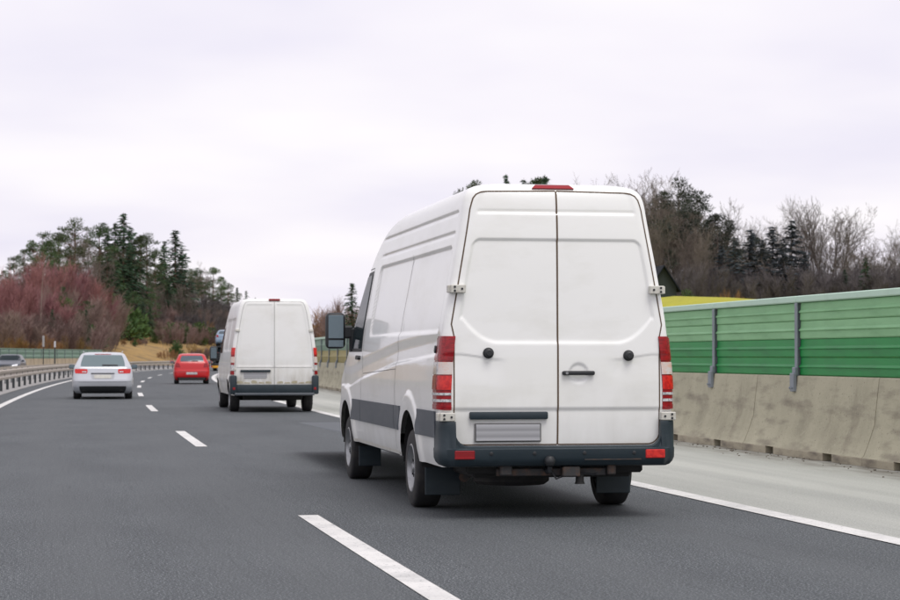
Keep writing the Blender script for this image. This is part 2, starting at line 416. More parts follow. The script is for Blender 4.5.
# ------------------------------------------------------------------ noise barriers
M_CONC = mat('barrier_concrete', (0.44, 0.415, 0.305), 0.9, noise=[((1.3, 1.3, 1.3), (0.32, 0.30, 0.22), 0.40, 0.70, 'Object', 8), ((2.2, 2.2, 0.5), (0.24, 0.215, 0.16), 0.60, 0.80, 'Object', 6), ((22, 22, 22), (0.44, 0.41, 0.31), 0.55, 0.75, 'Object', 3), ((35, 35, 35), (0.15, 0.135, 0.105), 0.64, 0.74, 'Object', 2), ((0.9, 0.9, 4), (0.22, 0.195, 0.15), 0.52, 0.72, 'Object', 7)], bump=(30, 0.35))
M_CONCB = mat('base_concrete', (0.40, 0.36, 0.27), 0.9, noise=[((2, 2, 6), (0.19, 0.165, 0.13), 0.45, 0.7, 'Object', 6)], bump=(25, 0.5))
M_TANC = mat('tan_concrete', (0.46, 0.37, 0.25), 0.9, noise=((0.8, 0.8, 0.8), (0.36, 0.29, 0.2), 0.4, 0.7, 'Object', 5))
M_LGREEN = mat('light_green_panel', (0.24, 0.49, 0.245), 0.5, noise=((1.2, 1.2, 5), (0.18, 0.39, 0.185), 0.45, 0.75, 'Object', 5))
M_DGREEN = mat('dark_green_panel', (0.006, 0.25, 0.05), 0.45, noise=((1.2, 1.2, 5), (0.006, 0.18, 0.04), 0.45, 0.75, 'Object', 5))
M_CAP = mat('mint_cap', (0.50, 0.68, 0.56), 0.5, noise=((2, 2, 2), (0.42, 0.58, 0.47), 0.5, 0.75, 'Object', 4))
M_OLIVE = mat('olive_panel', (0.30, 0.25, 0.06), 0.5, noise=((1.2, 1.2, 5), (0.22, 0.19, 0.06), 0.45, 0.75, 'Object', 5))
M_FGREEN = mat('muted_green_panel', (0.15, 0.27, 0.19), 0.5)
M_POST = mat('galvanised_post', (0.26, 0.29, 0.33), 0.45, metal=0.3, noise=((5, 5, 2), (0.18, 0.20, 0.23), 0.45, 0.75, 'Object', 4))

def noise_barrier(name, label, s0, joints, length, t0, side, posts, mats, simple=False):
    root = empty(name, (*road(s0, t0)[:2], 0)); tag(root, label, 'noise barrier')
    o3 = Vector((root.location.x, root.location.y, 0))
    def frame(sa, sb, tt=0):                     # object frame with x along the wall
        a, b = Vector(road(sa, t0)[:2]), Vector(road(sb, t0)[:2])
        d = (b - a); return a, d.length, math.atan2(d.y, d.x)
    cache = {}
    def put(part, key, mk, a, ang, z=0.0, m=None):
        if key not in cache: cache[key] = mk().mesh(part, m)
        o = link(part, cache[key], root); o.location = (a.x - o3.x, a.y - o3.y, z); o.rotation_euler = (0, 0, ang); return o
    # local frame: +x along the wall (forward), local y = left of it; the road side is +y*side
    def block():
        b = MB(); q = length - 0.02; sgn = side
        prof = [(0.0, 0.105), (0.05, 0.12), (-0.05 + .0, 0.33), (-0.17, 0.62), (-0.22, 1.075), (-0.52, 1.075), (-0.60, 0.105)]
        prof = [(0.0, 0.105), (-0.03, 0.125), (-0.10, 0.30), (-0.17, 0.50), (-0.235, 1.06), (-0.25, 1.075), (-0.54, 1.075), (-0.62, 0.105)]
        b.sweep([((x, 0, 0), (0, sgn)) for x in np.linspace(0.02, q, 10)], prof)
        return b
    def lip():
        b = MB()
        cut = [0.006, 1.0, 1.32, 3.18, 3.5, length - 0.006]
        for i in (0, 2, 4): b.box(((cut[i] + cut[i + 1]) / 2, side * -0.13, 0.052), (cut[i + 1] - cut[i], 0.27, 0.105), 0.008)
        b.box((length / 2, side * -0.57, 0.052), (length - .012, 0.1, 0.1))
        return b
    for j in joints:
        a, ln, ang = frame(j, j + length)
        ob = put('concrete_block', 'blk', block, a, ang, 0, mats['conc'])
        lp = put('base_kerb', 'lip', lip, a, ang, 0.0, mats['concb'])
        put('joint_filler', 'jnt', lambda: MB().sweep([((-.03, 0, 0), (0, side)), ((.03, 0, 0), (0, side))], [(-0.09, 0.11), (-0.15, 0.30), (-0.22, 0.50), (-0.285, 1.06), (-0.50, 1.06), (-0.58, 0.11)]), a, ang, 0.0, M_UNDER)
    def cassette(w, h):
        b = MB(); q = side
        pr = [(0.0, 0), (0.012, h * .06), (0.010, h * .43), (0.03, h * .455), (0.03, h * .49), (0.004, h * .61), (0.0, h * .965), (-0.012, h * .998), (-0.09, h * .998), (-0.09, 0)]
        b.sweep([((0.055, 0, 0), (0, q)), ((w - 0.055, 0, 0), (0, q))], pr); return b
    def post():
        b = MB(); q = side
        b.box((0, q * 0.045, 1.565), (0.10, 0.014, .99)); b.box((0, q * -0.115, 1.565), (0.10, 0.014, .99)); b.box((0, q * -0.035, 1.565), (0.012, 0.145, .99))
        return b
    def foot():
        b = MB(); q = side
        b.box((0, q * 0.092, .985), (0.15, 0.05, 0.25), 0.008); b.box((0, q * 0.066, 1.13), (0.11, 0.05, 0.12), 0.01)
        for zz in (0.91,):
            b.tube([(0.035, q * 0.10, zz), (0.035, q * 0.14, zz)], 0.016, 6); b.tube([(-0.035, q * 0.10, zz), (-0.035, q * 0.14, zz)], 0.016, 6)
        return b
    tp = -0.30 if side > 0 else -0.30
    for i, s in enumerate(posts):
        x, y, h = road(s, t0 + (0.29 if side > 0 else -0.29)); ang = math.pi / 2 - h
        p = Vector((x, y))
        po = put('post', 'post', post, p, ang, 0, M_POST)
        if not simple:
            fo = link('foot_plate', cache.setdefault('foot', foot().mesh('foot_plate', M_POST)), po)
        if i + 1 < len(posts):
            s2 = posts[i + 1]
            x2, y2, _ = road(s2, t0 + (0.29 if side > 0 else -0.29)); p2 = Vector((x2, y2)); w = (p2 - p).length; an = math.atan2(y2 - y, x2 - x)
            key = round(w, 2)
            z = 1.078
            lay = mats['layers'](s)
            for li, (h_, mm) in enumerate(lay):
                c = put('panel', ('c', key, round(h_, 3), mm.name), lambda: cassette(w, h_), p, an, z, mm); z += h_
            put('cap_rail', ('cap', key), lambda: MB().box((w / 2, side * -0.03, 0.045), (w + 0.0 - .006, 0.17, 0.09), 0.012), p, an, z + 0.002, mats['cap'])
    return root

def px_to_s(px, t):                               # where the wall line t crosses a picture column (planning only)
    s = np.linspace(5, 60, 4000); q = [road(a, t) for a in s]
    u = np.array([450 + FPX * a / b for a, b, _ in q]); return float(s[np.argmin(abs(u - px))])
sA, sB = px_to_s(717, 7.80), px_to_s(800, 7.80)
gap = sA - sB
posts_r = [sB - (gap + .4) * i for i in range(6, 0, -1)] + [sB + gap * i for i in range(0, 36)]
joints_r = [28.2 + 4.5 * i for i in range(-8, 30)]
def lay_r(s):
    if s < 60: return [(0.246, M_DGREEN), (0.246, M_DGREEN), (0.246, M_LGREEN), (0.246, M_LGREEN)]
    return [(0.492, M_OLIVE), (0.492, M_FGREEN)]
noise_barrier('noise_barrier', 'green noise barrier panels on a concrete wall right of the shoulder', 20, joints_r, 4.5, 7.50, 1, posts_r,
              dict(conc=M_CONC, concb=M_CONCB, cap=M_CAP, layers=lay_r))
posts_l = [150 + 4.5 * i for i in range(0, 25)]
noise_barrier('noise_barrier', 'distant low green noise barrier on tan concrete beyond the opposite carriageway', 200, posts_l[:-1], 4.5, -18.6, -1, posts_l,
              dict(conc=M_TANC, concb=M_TANC, cap=M_FGREEN, layers=lambda s: [(0.47, M_FGREEN), (0.47, M_FGREEN)]), simple=True)

# ------------------------------------------------------------------ guardrails in the median
M_RAIL = mat('rail_steel', (0.44, 0.39, 0.33), 0.5, metal=0.25, noise=((1.5, 1.5, 1.5), (0.38, 0.32, 0.26), 0.4, 0.7, 'Object', 4))
M_RPOST = mat('rail_post_dark', (0.035, 0.042, 0.045), 0.6)
M_RPOSTG = mat('rail_post_grey', (0.16, 0.165, 0.17), 0.6)
def guardrail(label, t, face, s0, s1, pm, step=4.0):
    x0, y0, _ = road(s0, t); root = empty('guardrail', (x0, y0, 0)); tag(root, label, 'guardrail', 'guardrails in the median')
    f = face
    prof = [(0.0, .44), (0.035, .47), (0.035, .54), (0.0, .58), (-0.01, .62), (0.0, .66), (0.035, .70), (0.035, .78), (0.0, .82), (-0.035, .82), (-0.035, .70), (-0.05, .62), (-0.035, .54), (-0.035, .44)]
    ss_ = frange(s0, s1, step)
    pmesh = None
    for a, b in zip(ss_[:-1:3], ss_[3::3] ):
        pth = []
        for q in frange(a, b - 0.02, 2.0):
            x, y, h = road(q, t); pth.append(((x - x0, y - y0, 0), (math.cos(h) * f, -math.sin(h) * f)))
        MB().sweep(pth, prof).build('rail_beam', M_RAIL, root)
    for i, s in enumerate(ss_):
        x, y, h = road(s, t - 0.13 * f)
        if pmesh is None:
            pmesh = MB().box((0, 0, .36), (0.10, 0.12, 0.72), 0.008).box((0.09 * f, 0, .62), (0.10, 0.07, 0.2)).mesh('post', pm)
        o = link('post', pmesh, root); o.location = (x - x0, y - y0, 0); o.rotation_euler = (0, 0, -h)
    return root
guardrail('near steel guardrail with black posts beside the left lane', -5.05, 1, 40, 400, M_RPOST)
guardrail('far steel guardrail with grey posts facing the opposite carriageway', -6.6, -1, 42, 402, M_RPOSTG)

# ------------------------------------------------------------------ lofted vehicle bodies: horizontal rings stacked in height
def hermite(rows, step):
    A = np.array(rows, float); n = len(A)
    d = A[1:] - A[:-1]
    T = np.zeros_like(A)
    for i in range(n):
        if i == 0: T[i] = d[0]
        elif i == n - 1: T[i] = d[-1]
        else:
            a, b = d[i - 1], d[i]; T[i] = np.where(a * b > 0, 2 * a * b / np.where(a + b == 0, 1, a + b), 0)
    out = []
    for i in range(n - 1):
        k = max(1, int(math.ceil(max(abs(d[i][0]), abs(d[i][1]), abs(d[i][2]) * .5, abs(d[i][3]) * 0.25) / step)))
        for j in range(k):
            u = j / k
            out.append((2 * u**3 - 3 * u**2 + 1) * A[i] + (u**3 - 2 * u**2 + u) * T[i] + (-2 * u**3 + 3 * u**2) * A[i + 1] + (u**3 - u**2) * T[i + 1])
    out.append(A[-1]); return np.array(out)

class Body:
    """rows: z, half width, rear y, front y, rear corner radius, front corner radius, rear bow, front bow"""
    def __init__(s, rows, step=0.02, nr=40, nc=8, ns=120, nf=14, mod=None, taper=None):
        lev = hermite(rows, step); G = []
        for z, W, y0, y1, r0, r1, b0, b1 in lev:
            r0 = min(r0, W * .9, (y1 - y0) * .3); r1 = min(r1, W * .9, (y1 - y0) * .3)
            x = list(np.linspace(0, W - r0, nr + 1)); y = [y0] * (nr + 1); k = [0] * (nr + 1)
            for j in range(1, nc + 1):
                a = math.pi / 2 * j / nc; x.append(W - r0 + r0 * math.sin(a)); y.append(y0 + r0 - r0 * math.cos(a)); k.append(1)
            for j in range(1, ns + 1): x.append(W); y.append(y0 + r0 + (y1 - r1 - y0 - r0) * j / ns); k.append(2)
            for j in range(1, nc + 1):
                a = math.pi / 2 * j / nc; x.append(W - r1 + r1 * math.cos(a)); y.append(y1 - r1 + r1 * math.sin(a)); k.append(3)
            for j in range(1, nf + 1): x.append((W - r1) * (1 - j / nf)); y.append(y1); k.append(4)
            x, y = np.array(x), np.array(y)
            y = y + b0 * (x / max(W, .05)) ** 2 * np.clip(1 - (y - y0) / 0.9, 0, 1)
            y = y - b1 * (x / max(W, .05)) ** 2 * np.clip(1 - (y1 - y) / 1.3, 0, 1)
            if taper: x = x * (1 - taper[1] * np.clip((y - taper[0]) / (y1 - taper[0] + 1e-6), 0, 1) ** 2)
            X = np.concatenate([x, -x[-2:0:-1]]); Y = np.concatenate([y, y[-2:0:-1]]); K = np.array(k + k[-2:0:-1])
            G.append(np.stack([X, Y, np.full(len(X), z)], 1))
        s.P = np.array(G); s.K = K
        if mod: s.P = mod(s.P, K)
        s.nz, s.nu = s.P.shape[:2]
        s.update()
    def update(s):
        P = s.P
        du = np.roll(P, -1, 1) - np.roll(P, 1, 1)
        dv = np.empty_like(P); dv[1:-1] = P[2:] - P[:-2]; dv[0] = P[1] - P[0]; dv[-1] = P[-1] - P[-2]
        n = np.cross(du, dv); s.Nn = n / np.maximum(np.linalg.norm(n, axis=2, keepdims=True), 1e-9)
        i, j = np.meshgrid(np.arange(s.nz - 1), np.arange(s.nu), indexing='ij'); j2 = (j + 1) % s.nu
        s.Fq = np.stack([i * s.nu + j, i * s.nu + j2, (i + 1) * s.nu + j2, (i + 1) * s.nu + j], -1).reshape(-1, 4)
        s.V = P.reshape(-1, 3); s.N2 = s.Nn.reshape(-1, 3)
        s.keep = np.ones(len(s.Fq), bool)
        s.C = s.V[s.Fq].mean(1)
    def arches(s, centres, rad, zc, side_only=0.5):
        for yc in centres:
            V = s.V; d = np.hypot(V[:, 1] - yc, V[:, 2] - zc)
            ins = (d < rad) & (np.abs(V[:, 0]) > side_only)
            s.keep &= ~ins[s.Fq].all(1)
            k = np.where(ins, rad / np.maximum(d, 1e-6), 1.0)
            use = np.zeros(len(V), bool); use[s.Fq[s.keep].ravel()] = True
            m = ins & use
            V[m, 1] = yc + (V[m, 1] - yc) * k[m]; V[m, 2] = zc + (V[m, 2] - zc) * k[m]
    def bvh(s):
        F = s.Fq[s.keep]
        return BVHTree.FromPolygons([tuple(v) for v in s.V], [tuple(int(i) for i in f) for f in F])
    def build(s, name, mask, m, parent):
        F = s.Fq[mask & s.keep]
        idx, inv = np.unique(F, return_inverse=True); F = inv.reshape(-1, 4)
        me = bpy.data.meshes.new(name)
        me.from_pydata([tuple(v) for v in s.V[idx]], [], [tuple(int(i) for i in f) for f in F])
        me.shade_smooth(); me.materials.append(m)
        me.normals_split_custom_set_from_vertices([tuple(v) for v in s.N2[idx]])
        return link(name, me, parent)
    def sub(s, sel_u, z0, z1, off, th=0.02):
        """a raised piece that follows the body: ring columns sel_u (ordered), heights z0..z1"""
        zr = s.P[:, sel_u[len(sel_u) // 2], 2]; ii = [i for i in range(s.nz) if z0 <= zr[i] <= z1]
        if len(ii) < 2: ii = [int(np.argmin(abs(zr - z0))), int(np.argmin(abs(zr - z0))) + 1]
        b = MB(); n = len(sel_u)
        A = [s.P[i, j] + s.Nn[i, j] * off for i in ii for j in sel_u]; B = [s.P[i, j] - s.Nn[i, j] * th for i in ii for j in sel_u]
        f = [(i * n + j, i * n + j + 1, (i + 1) * n + j + 1, (i + 1) * n + j) for i in range(len(ii) - 1) for j in range(n - 1)]
        k = len(A); rim = [j for j in range(n)] + [i * n + n - 1 for i in range(1, len(ii))] + [(len(ii) - 1) * n + j for j in range(n - 2, -1, -1)] + [i * n for i in range(len(ii) - 2, 0, -1)]
        f += [(rim[q], rim[(q + 1) % len(rim)], rim[(q + 1) % len(rim)] + k, rim[q] + k) for q in range(len(rim))]
        return b.add([tuple(v) for v in A + B], f)

DIRS = {'rear': (lambda a, b: ((a, -2, b), (0, 1, 0))), 'front': (lambda a, b: ((a, 12, b), (0, -1, 0))),
        'left': (lambda a, b: ((-3, a, b), (1, 0, 0))), 'right': (lambda a, b: ((3, a, b), (-1, 0, 0))), 'top': (lambda a, b: ((a, b, 5), (0, 0, -1)))}
def cast(bv, face, a, b):
    o, d = DIRS[face](a, b); p, n, i, ds = bv.ray_cast(Vector(o), Vector(d))
    if p is None: return None
    if n.dot(Vector(d)) > 0: n = -n
    return p, n
def patch(bv, face, q, nu=8, nv=8, off=0.004, th=0.01, rnd=0.0):
    """q: four corners (a, b) in order; the sheet lies on the body, rnd pulls the corners in"""
    b = MB(); A, B = [], []; last = None
    for j in range(nv + 1):
        for i in range(nu + 1):
            u, v = i / nu * 2 - 1, j / nv * 2 - 1
            if rnd:
                uu = u * math.sqrt(max(0, 1 - v * v / 2)); vv = v * math.sqrt(max(0, 1 - u * u / 2))
                u, v = u * (1 - rnd) + uu * rnd, v * (1 - rnd) + vv * rnd
            u, v = (u + 1) / 2, (v + 1) / 2
            w = [(1 - u) * (1 - v), u * (1 - v), u * v, (1 - u) * v]
            a = sum(w[k] * q[k][0] for k in range(4)); c = sum(w[k] * q[k][1] for k in range(4))
            h = cast(bv, face, a, c)
            if h is None:
                o, d = DIRS[face](a, c); h = (Vector(last[0]) if last else Vector(o), -Vector(d))
                hp = Vector((a, h[0].y, c)) if face in ('rear', 'front') else Vector((h[0].x, a, c)) if face in ('left', 'right') else Vector((a, c, h[0].z))
                h = (hp, h[1])
            last = h
            A.append(h[0] + h[1] * off); B.append(h[0] - h[1] * th)
    n = nu + 1; f = [(j * n + i, j * n + i + 1, (j + 1) * n + i + 1, (j + 1) * n + i) for j in range(nv) for i in range(nu)]
    k = len(A); rim = list(range(n)) + [j * n + nu for j in range(1, nv + 1)] + [nv * n + i for i in range(nu - 1, -1, -1)] + [j * n for j in range(nv - 1, 0, -1)]
    f += [(rim[z], rim[(z + 1) % len(rim)], rim[(z + 1) % len(rim)] + k, rim[z] + k) for z in range(len(rim))]
    return b.add([tuple(v) for v in A + B], f)
def seam(bv, face, pts, width=0.008, off=0.002, step=0.03, mb=None):
    b = mb or MB(); P = []
    for (a0, b0), (a1, b1) in zip(pts[:-1], pts[1:]):
        n = max(1, int(math.hypot(a1 - a0, b1 - b0) / step)); P += [(a0 + (a1 - a0) * i / n, b0 + (b1 - b0) * i / n) for i in range(n)]
    P.append(pts[-1]); V = []
    for i, (a, c) in enumerate(P):
        p, q = P[max(i - 1, 0)], P[min(i + 1, len(P) - 1)]; dx, dy = q[0] - p[0], q[1] - p[1]; l = math.hypot(dx, dy) or 1
        for sg in (-1, 1):
            h = cast(bv, face, a - dy / l * width / 2 * sg, c + dx / l * width / 2 * sg)
            if h is None: h = cast(bv, face, a, c) or (Vector(V[-2]) if len(V) > 1 else Vector((0, 0, .6)), Vector((0, 0, 0)))
            V.append(tuple(h[0] + h[1] * off))
    return b.add(V, [(2 * i, 2 * i + 1, 2 * i + 3, 2 * i + 2) for i in range(len(P) - 1)])
def arc(cx, cy, r, a0, a1, n=8): return [(cx + r * math.cos(R(a0 + (a1 - a0) * i / n)), cy + r * math.sin(R(a0 + (a1 - a0) * i / n))) for i in range(n + 1)]

WHEEL = {}
def wheel(parent, x, y, rad, wid, rim_r, side, rim_mat=None, spokes=0):
    """side = +1: the outer face looks to +x"""
    key = (round(rad, 3), round(wid, 3), side, spokes, rim_mat.name if rim_mat else '')
    w = empty('wheel', (x, y, rad), parent=parent)
    if key not in WHEEL:
        h = wid / 2
        tb = MB(); R_ = rad
        tb.lathe([(-h * .7, rim_r * .98), (-h, rim_r * 1.08), (-h * 1.0, R_ * .90), (-h * .9, R_ * .965), (-h * .78, R_ * .992), (-h * .3, R_), (h * .3, R_), (h * .78, R_ * .992), (h * .9, R_ * .965), (h, R_ * .90), (h, rim_r * 1.08), (h * .7, rim_r * .98)], (0, 0, 0), 'X', 48)
        for k in range(-1, 2):                                     # tread grooves
            pass
        rb = MB(); s = side
        rb.lathe([(s * h * .98, rim_r * 1.06), (s * h * 1.02, rim_r * 1.0), (s * h * .8, rim_r * .92), (s * h * .35, rim_r * .84), (s * h * .45, rim_r * .55), (s * h * .75, rim_r * .45), (s * h * .78, rim_r * .22), (s * h * .95, rim_r * .2), (s * h * .95, 0.001)], (0, 0, 0), 'X', 32)
        rb.lathe([(-s * h * .9, rim_r * 1.0), (-s * h * .3, rim_r * .9), (-s * h * .25, 0.001)], (0, 0, 0), 'X', 24)
        holes = MB()
        n = 12 if not spokes else spokes
        for k in range(n):
            a = 2 * math.pi * k / n; rr = rim_r * .70
            holes.box((s * h * .46, rr * math.cos(a), rr * math.sin(a)), (0.03, rim_r * (.14 if not spokes else .38), rim_r * (.11 if not spokes else .2)), 0.006, rot=None)
        for k in range(6):
            a = 2 * math.pi * k / 6 + .2; rr = rim_r * .34
            holes.tube([(s * h * .7, rr * math.cos(a), rr * math.sin(a)), (s * h * .86, rr * math.cos(a), rr * math.sin(a))], 0.014, 6)
        WHEEL[key] = (tb.mesh('tyre', M_TYRE), rb.mesh('rim', rim_mat or M_RIM), holes.mesh('rim_slots', M_BLACK))
    a, b, c = WHEEL[key]
    link('tyre', a, w); rm = link('rim', b, w); link('rim_slots', c, w)
    return w

def sdrr(a, b, a0, a1, b0, b1, r):
    ca, cb_ = (a0 + a1) / 2, (b0 + b1) / 2; qa = np.abs(a - ca) - (a1 - a0) / 2 + r; qb = np.abs(b - cb_) - (b1 - b0) / 2 + r
    return np.hypot(np.maximum(qa, 0), np.maximum(qb, 0)) + np.minimum(np.maximum(qa, qb), 0) - r

# ------------------------------------------------------------------ running gear shared by the vans
def arch_liner(root, y, zc, rad, x_in, x_out):
    for sx in (-1, 1):
        b = MB(); n = 14; P = []
        for j in range(n + 1):
            a = R(2 + 176 * j / n)
            for x in (x_in, x_out): P.append((sx * x, y + rad * math.cos(a), max(zc + rad * math.sin(a), 0.2)))
        b.add(P, [(2 * j, 2 * j + 1, 2 * j + 3, 2 * j + 2) for j in range(n)] + [tuple(2 * j for j in range(n + 1))])
        b.build('wheel_arch_liner', M_UNDER, root)

def mud_flap(root, x, y, w, z0, z1):
    MB().box((x, y, (z0 + z1) / 2), (w, 0.018, z1 - z0), 0.006, rot=None).build('mud_flap', M_PLASTIC, root)

def rounded_cols(body, z, x_in, y_side, left):
    """ring columns from the rear face at |x| = x_in round the corner to the side at y = y_side"""
    i = int(np.argmin(abs(body.P[:, 0, 2] - z))); half = (body.nu + 2) // 2
    row = body.P[i, :half]
    cols = [j for j in range(half) if row[j, 0] >= x_in - 1e-4 and row[j, 1] <= y_side + 1e-4 and body.K[j] <= 2]
    return [(body.nu - j) % body.nu for j in cols] if left else cols

# ------------------------------------------------------------------ the near white van
def near_van(loc, heading):
    root = empty('delivery_van', (*loc, 0), -heading)
    tag(root, 'large white high-roof delivery van close by with a towbar under the bumper', 'van')
    YR, YF, RT = 1.58, 5.90, 0.345
    Wz = lambda z: np.interp(z, [.4, .55, .85, 1.05, 1.2, 1.6, 1.95, 2.15, 2.35, 2.5, 2.6, 2.67, 2.72], [.95, .975, .99, .993, .985, .945, .885, .85, .815, .79, .775, .755, .72])
    xd = lambda z: Wz(z) - 0.056
    rows = [(.43, .955, .05, 6.78, .07, .3, 0, .15), (.55, .975, .02, 6.85, .08, .3, .01, .18), (.85, .99, 0, 6.87, .085, .32, .012, .2),
            (1.05, .993, 0, 6.82, .085, .32, .012, .2), (1.20, .985, 0, 6.62, .085, .3, .012, .2), (1.32, .975, 0, 6.40, .085, .26, .012, .2),
            (1.60, .945, .005, 6.12, .085, .24, .012, .2), (1.95, .885, .01, 5.80, .085, .24, .012, .2), (2.15, .85, .015, 5.64, .09, .24, .012, .2),
            (2.35, .815, .024, 5.40, .10, .26, .012, .2), (2.50, .79, .036, 5.10, .10, .3, .012, .2), (2.60, .775, .046, 4.78, .10, .34, .012, .2),
            (2.67, .755, .060, 4.42, .10, .38, .01, .2), (2.72, .72, .085, 4.0, .11, .4, 0, .2), (2.755, .65, .13, 3.5, .12, .4, 0, .15), (2.778, .52, .25, 3.0, .12, .3, 0, .1),
            (2.788, .30, .5, 2.6, .1, .2, 0, 0), (2.792, .02, .8, 2.2, .01, .01, 0, 0)]
    def mod(P, K):
        P = P.copy(); x, y, z = P[..., 0].copy(), P[..., 1].copy(), P[..., 2].copy(); ax = np.abs(x)
        rear = (K[None, :] <= 1) & np.ones_like(x, bool); side = (K[None, :] == 2) & np.ones_like(x, bool)
        zb = 1.435 + .2 * np.clip((ax - .5) / .30, 0, 1) ** 2
        tr = 0.07
        qa, qb = ax - (xd(z) - .055) + tr, z - 2.31 + tr
        ins = -(np.hypot(np.maximum(qa, 0), np.maximum(qb, 0)) + np.minimum(np.maximum(qa, qb), 0) - tr)
        dep = .013 * ss(0, .018, ins) * ss(0, .035, z - zb)
        dep = dep + (.006 * ss(2.515, 2.54, z) + .008 * np.exp(-((z - 2.53) / .012) ** 2)) * ss(0, .05, xd(z) - .04 - ax) + .013 * (1 - ss(.893, .915, z)) * ss(.55, .6, z)
        cr = np.hypot((x - .175) / .085, (z - 1.20) / .085); dep = dep + .012 * (1 - ss(.75, 1.05, cr))
        # faint swept crease below each rubber stop
        zc_ = 1.31 + .05 * np.clip((ax - .45) / .35, 0, 1); dep = dep + .006 * ss(.0, .012, zc_ - z) * (1 - ss(.05, .25, zc_ - z)) * ss(.4, .55, ax)
        P[..., 1] = np.where(rear, y + dep * ss(0.0, .05, Wz(z) - ax), y)
        sdw = sdrr(y, z, .27, 4.42, 1.53, 2.265, .09)
        d = .016 * ss(0, .03, -sdw)
        d = d + .004 * np.exp(-((y - 2.33) / .02) ** 2) * (sdw < 0)
        for zg, dd in ((2.36, .013), (2.535, .014)):
            d = d + dd * np.exp(-((z - zg) / .014) ** 2) * ss(.22, .32, y) * (1 - ss(4.2, 4.6, y))
        zs = np.interp(y, [0, .5, 2.4, 4.6, 5.6], [1.36, 1.345, 1.275, 1.12, 1.02])
        d = d + .013 * ss(-.016, .016, z - zs) * (1 - ss(.10, .22, z - zs)) * ss(.1, .3, y)
        for yc in (YR, YF):
            rr = np.hypot(y - yc, z - .36); d = d - .022 * ss(.69, .62, rr) * ss(.3, .48, rr)
        P[..., 0] = np.where(side, np.sign(x) * (ax - d), x)
        return P
    B = Body(rows, step=.0125, nr=62, nc=9, ns=190, nf=14, mod=mod)
    B.arches((YR, YF), .50, .36)
    bv = B.bvh()
    C = B.C; Ku = np.tile(B.K, B.nz - 1)
    door = (Ku <= 1) & (C[:, 2] > .612) & (C[:, 2] < 2.70) & (np.abs(C[:, 0]) < xd(C[:, 2])) & (C[:, 1] < .5)
    cabd = (Ku == 2) & (C[:, 1] > 4.76) & (C[:, 1] < 6.0) & (C[:, 2] > .62) & (C[:, 2] < 2.25) & (np.hypot(C[:, 1] - YF, C[:, 2] - .36) > .56)
    B.build('body', ~door & ~cabd, M_PAINT, root)
    dl, dr = B.build('rear_door', door & (C[:, 0] < 0), M_PAINT, root), B.build('rear_door', door & (C[:, 0] >= 0), M_PAINT, root)
    fl, fr = B.build('cab_door', cabd & (C[:, 0] < 0), M_PAINT, root), B.build('cab_door', cabd & (C[:, 0] >= 0), M_PAINT, root)
    # gaps between the doors
    for sg, d in ((-1, dl), (1, dr)):
        pts = [(sg * .006, .612), (sg * .77, .612)] + arc(sg * .77, .712, .1, -90, -90 + sg * 78, 6)[1:] + [(sg * .868, .76), (sg * .868, 1.5)]
        for z in (1.6, 1.8, 2.0, 2.2, 2.35, 2.48): pts.append((sg * xd(z), z))
        pts += [(sg * (xd(2.55)), 2.55), (sg * .713, 2.60), (sg * .70, 2.64), (sg * .675, 2.672), (sg * .635, 2.692), (sg * .58, 2.70), (sg * .005, 2.708)]
        seam(bv, 'rear', pts, .0105, .0025, .025).build('door_gap', M_GAP, d, fix=False)
    seam(bv, 'rear', [(0.0, .612), (0.0, 2.705)], .014, .003, .03).build('door_gap', M_GAP, dl, fix=False)
    for f, d in (('left', fl), ('right', fr)):
        seam(bv, f, [(4.76, .66), (4.76, 1.4), (4.78, 2.15), (4.84, 2.26), (5.4, 2.25), (6.0, 1.45), (6.1, 1.2), (6.1, 1.05)], .009, .002).build('door_gap', M_GAPG, d, fix=False)
        seam(bv, f, [(2.42, .48), (2.42, 1.5), (2.36, 2.28)], .009, .002).build('panel_gap', M_GAPG, root, fix=False)
        seam(bv, f, [(2.42, 1.22), (4.70, 1.16)], .006, .002).build('panel_gap', M_GAPG, root, fix=False)
        # side glass in its dark seal
        sl = patch(bv, f, [(4.86, 1.385), (6.06, 1.385), (5.42, 2.21), (4.86, 2.23)], 10, 8, .004, .01).build('window_seal', M_BLACK, d)
        patch(bv, f, [(4.90, 1.42), (5.95, 1.42), (5.37, 2.17), (4.90, 2.19)], 10, 8, .008, .006).build('window', M_GLASS, d)
        patch(bv, f, [(4.92, 1.30), (5.12, 1.30), (5.12, 1.345), (4.92, 1.345)], 6, 2, .03, .0, .5).build('door_handle', M_BLACK, d)
        patch(bv, f, [(.245, 1.355), (.305, 1.355), (.305, 1.425), (.245, 1.425)], 4, 4, .03, 0, .8).build('side_stop', M_BLACK, root)
        for a, b in ((.19, 1.085), (2.10, 2.41), (2.43, 4.75), (4.77, 5.385)):
            patch(bv, f, [(a, .665), (b, .665), (b, .885), (a, .885)], max(4, int((b - a) / .06)), 6, .016, .01).build('rub_strip', M_STRIP, root)
    patch(bv, 'front', [(-.78, 1.42), (.78, 1.42), (.62, 2.10), (-.62, 2.10)], 16, 10, .005, .01).build('windscreen', M_GLASS, root)
    for sg in (-1, 1):
        patch(bv, 'front', [(sg * .55, .78), (sg * .9, .80), (sg * .88, 1.12), (sg * .62, 1.0)], 8, 6, .008, .01).build('headlight', M_CLEAR, root)
    patch(bv, 'front', [(-.45, .78), (.45, .78), (.45, 1.02), (-.45, 1.02)], 10, 5, .01, .01).build('grille', M_BLACK, root)
    patch(bv, 'front', [(-.88, .42), (.88, .42), (.9, .70), (-.9, .70)], 14, 6, .02, .01).build('front_bumper', M_PLASTIC, root)
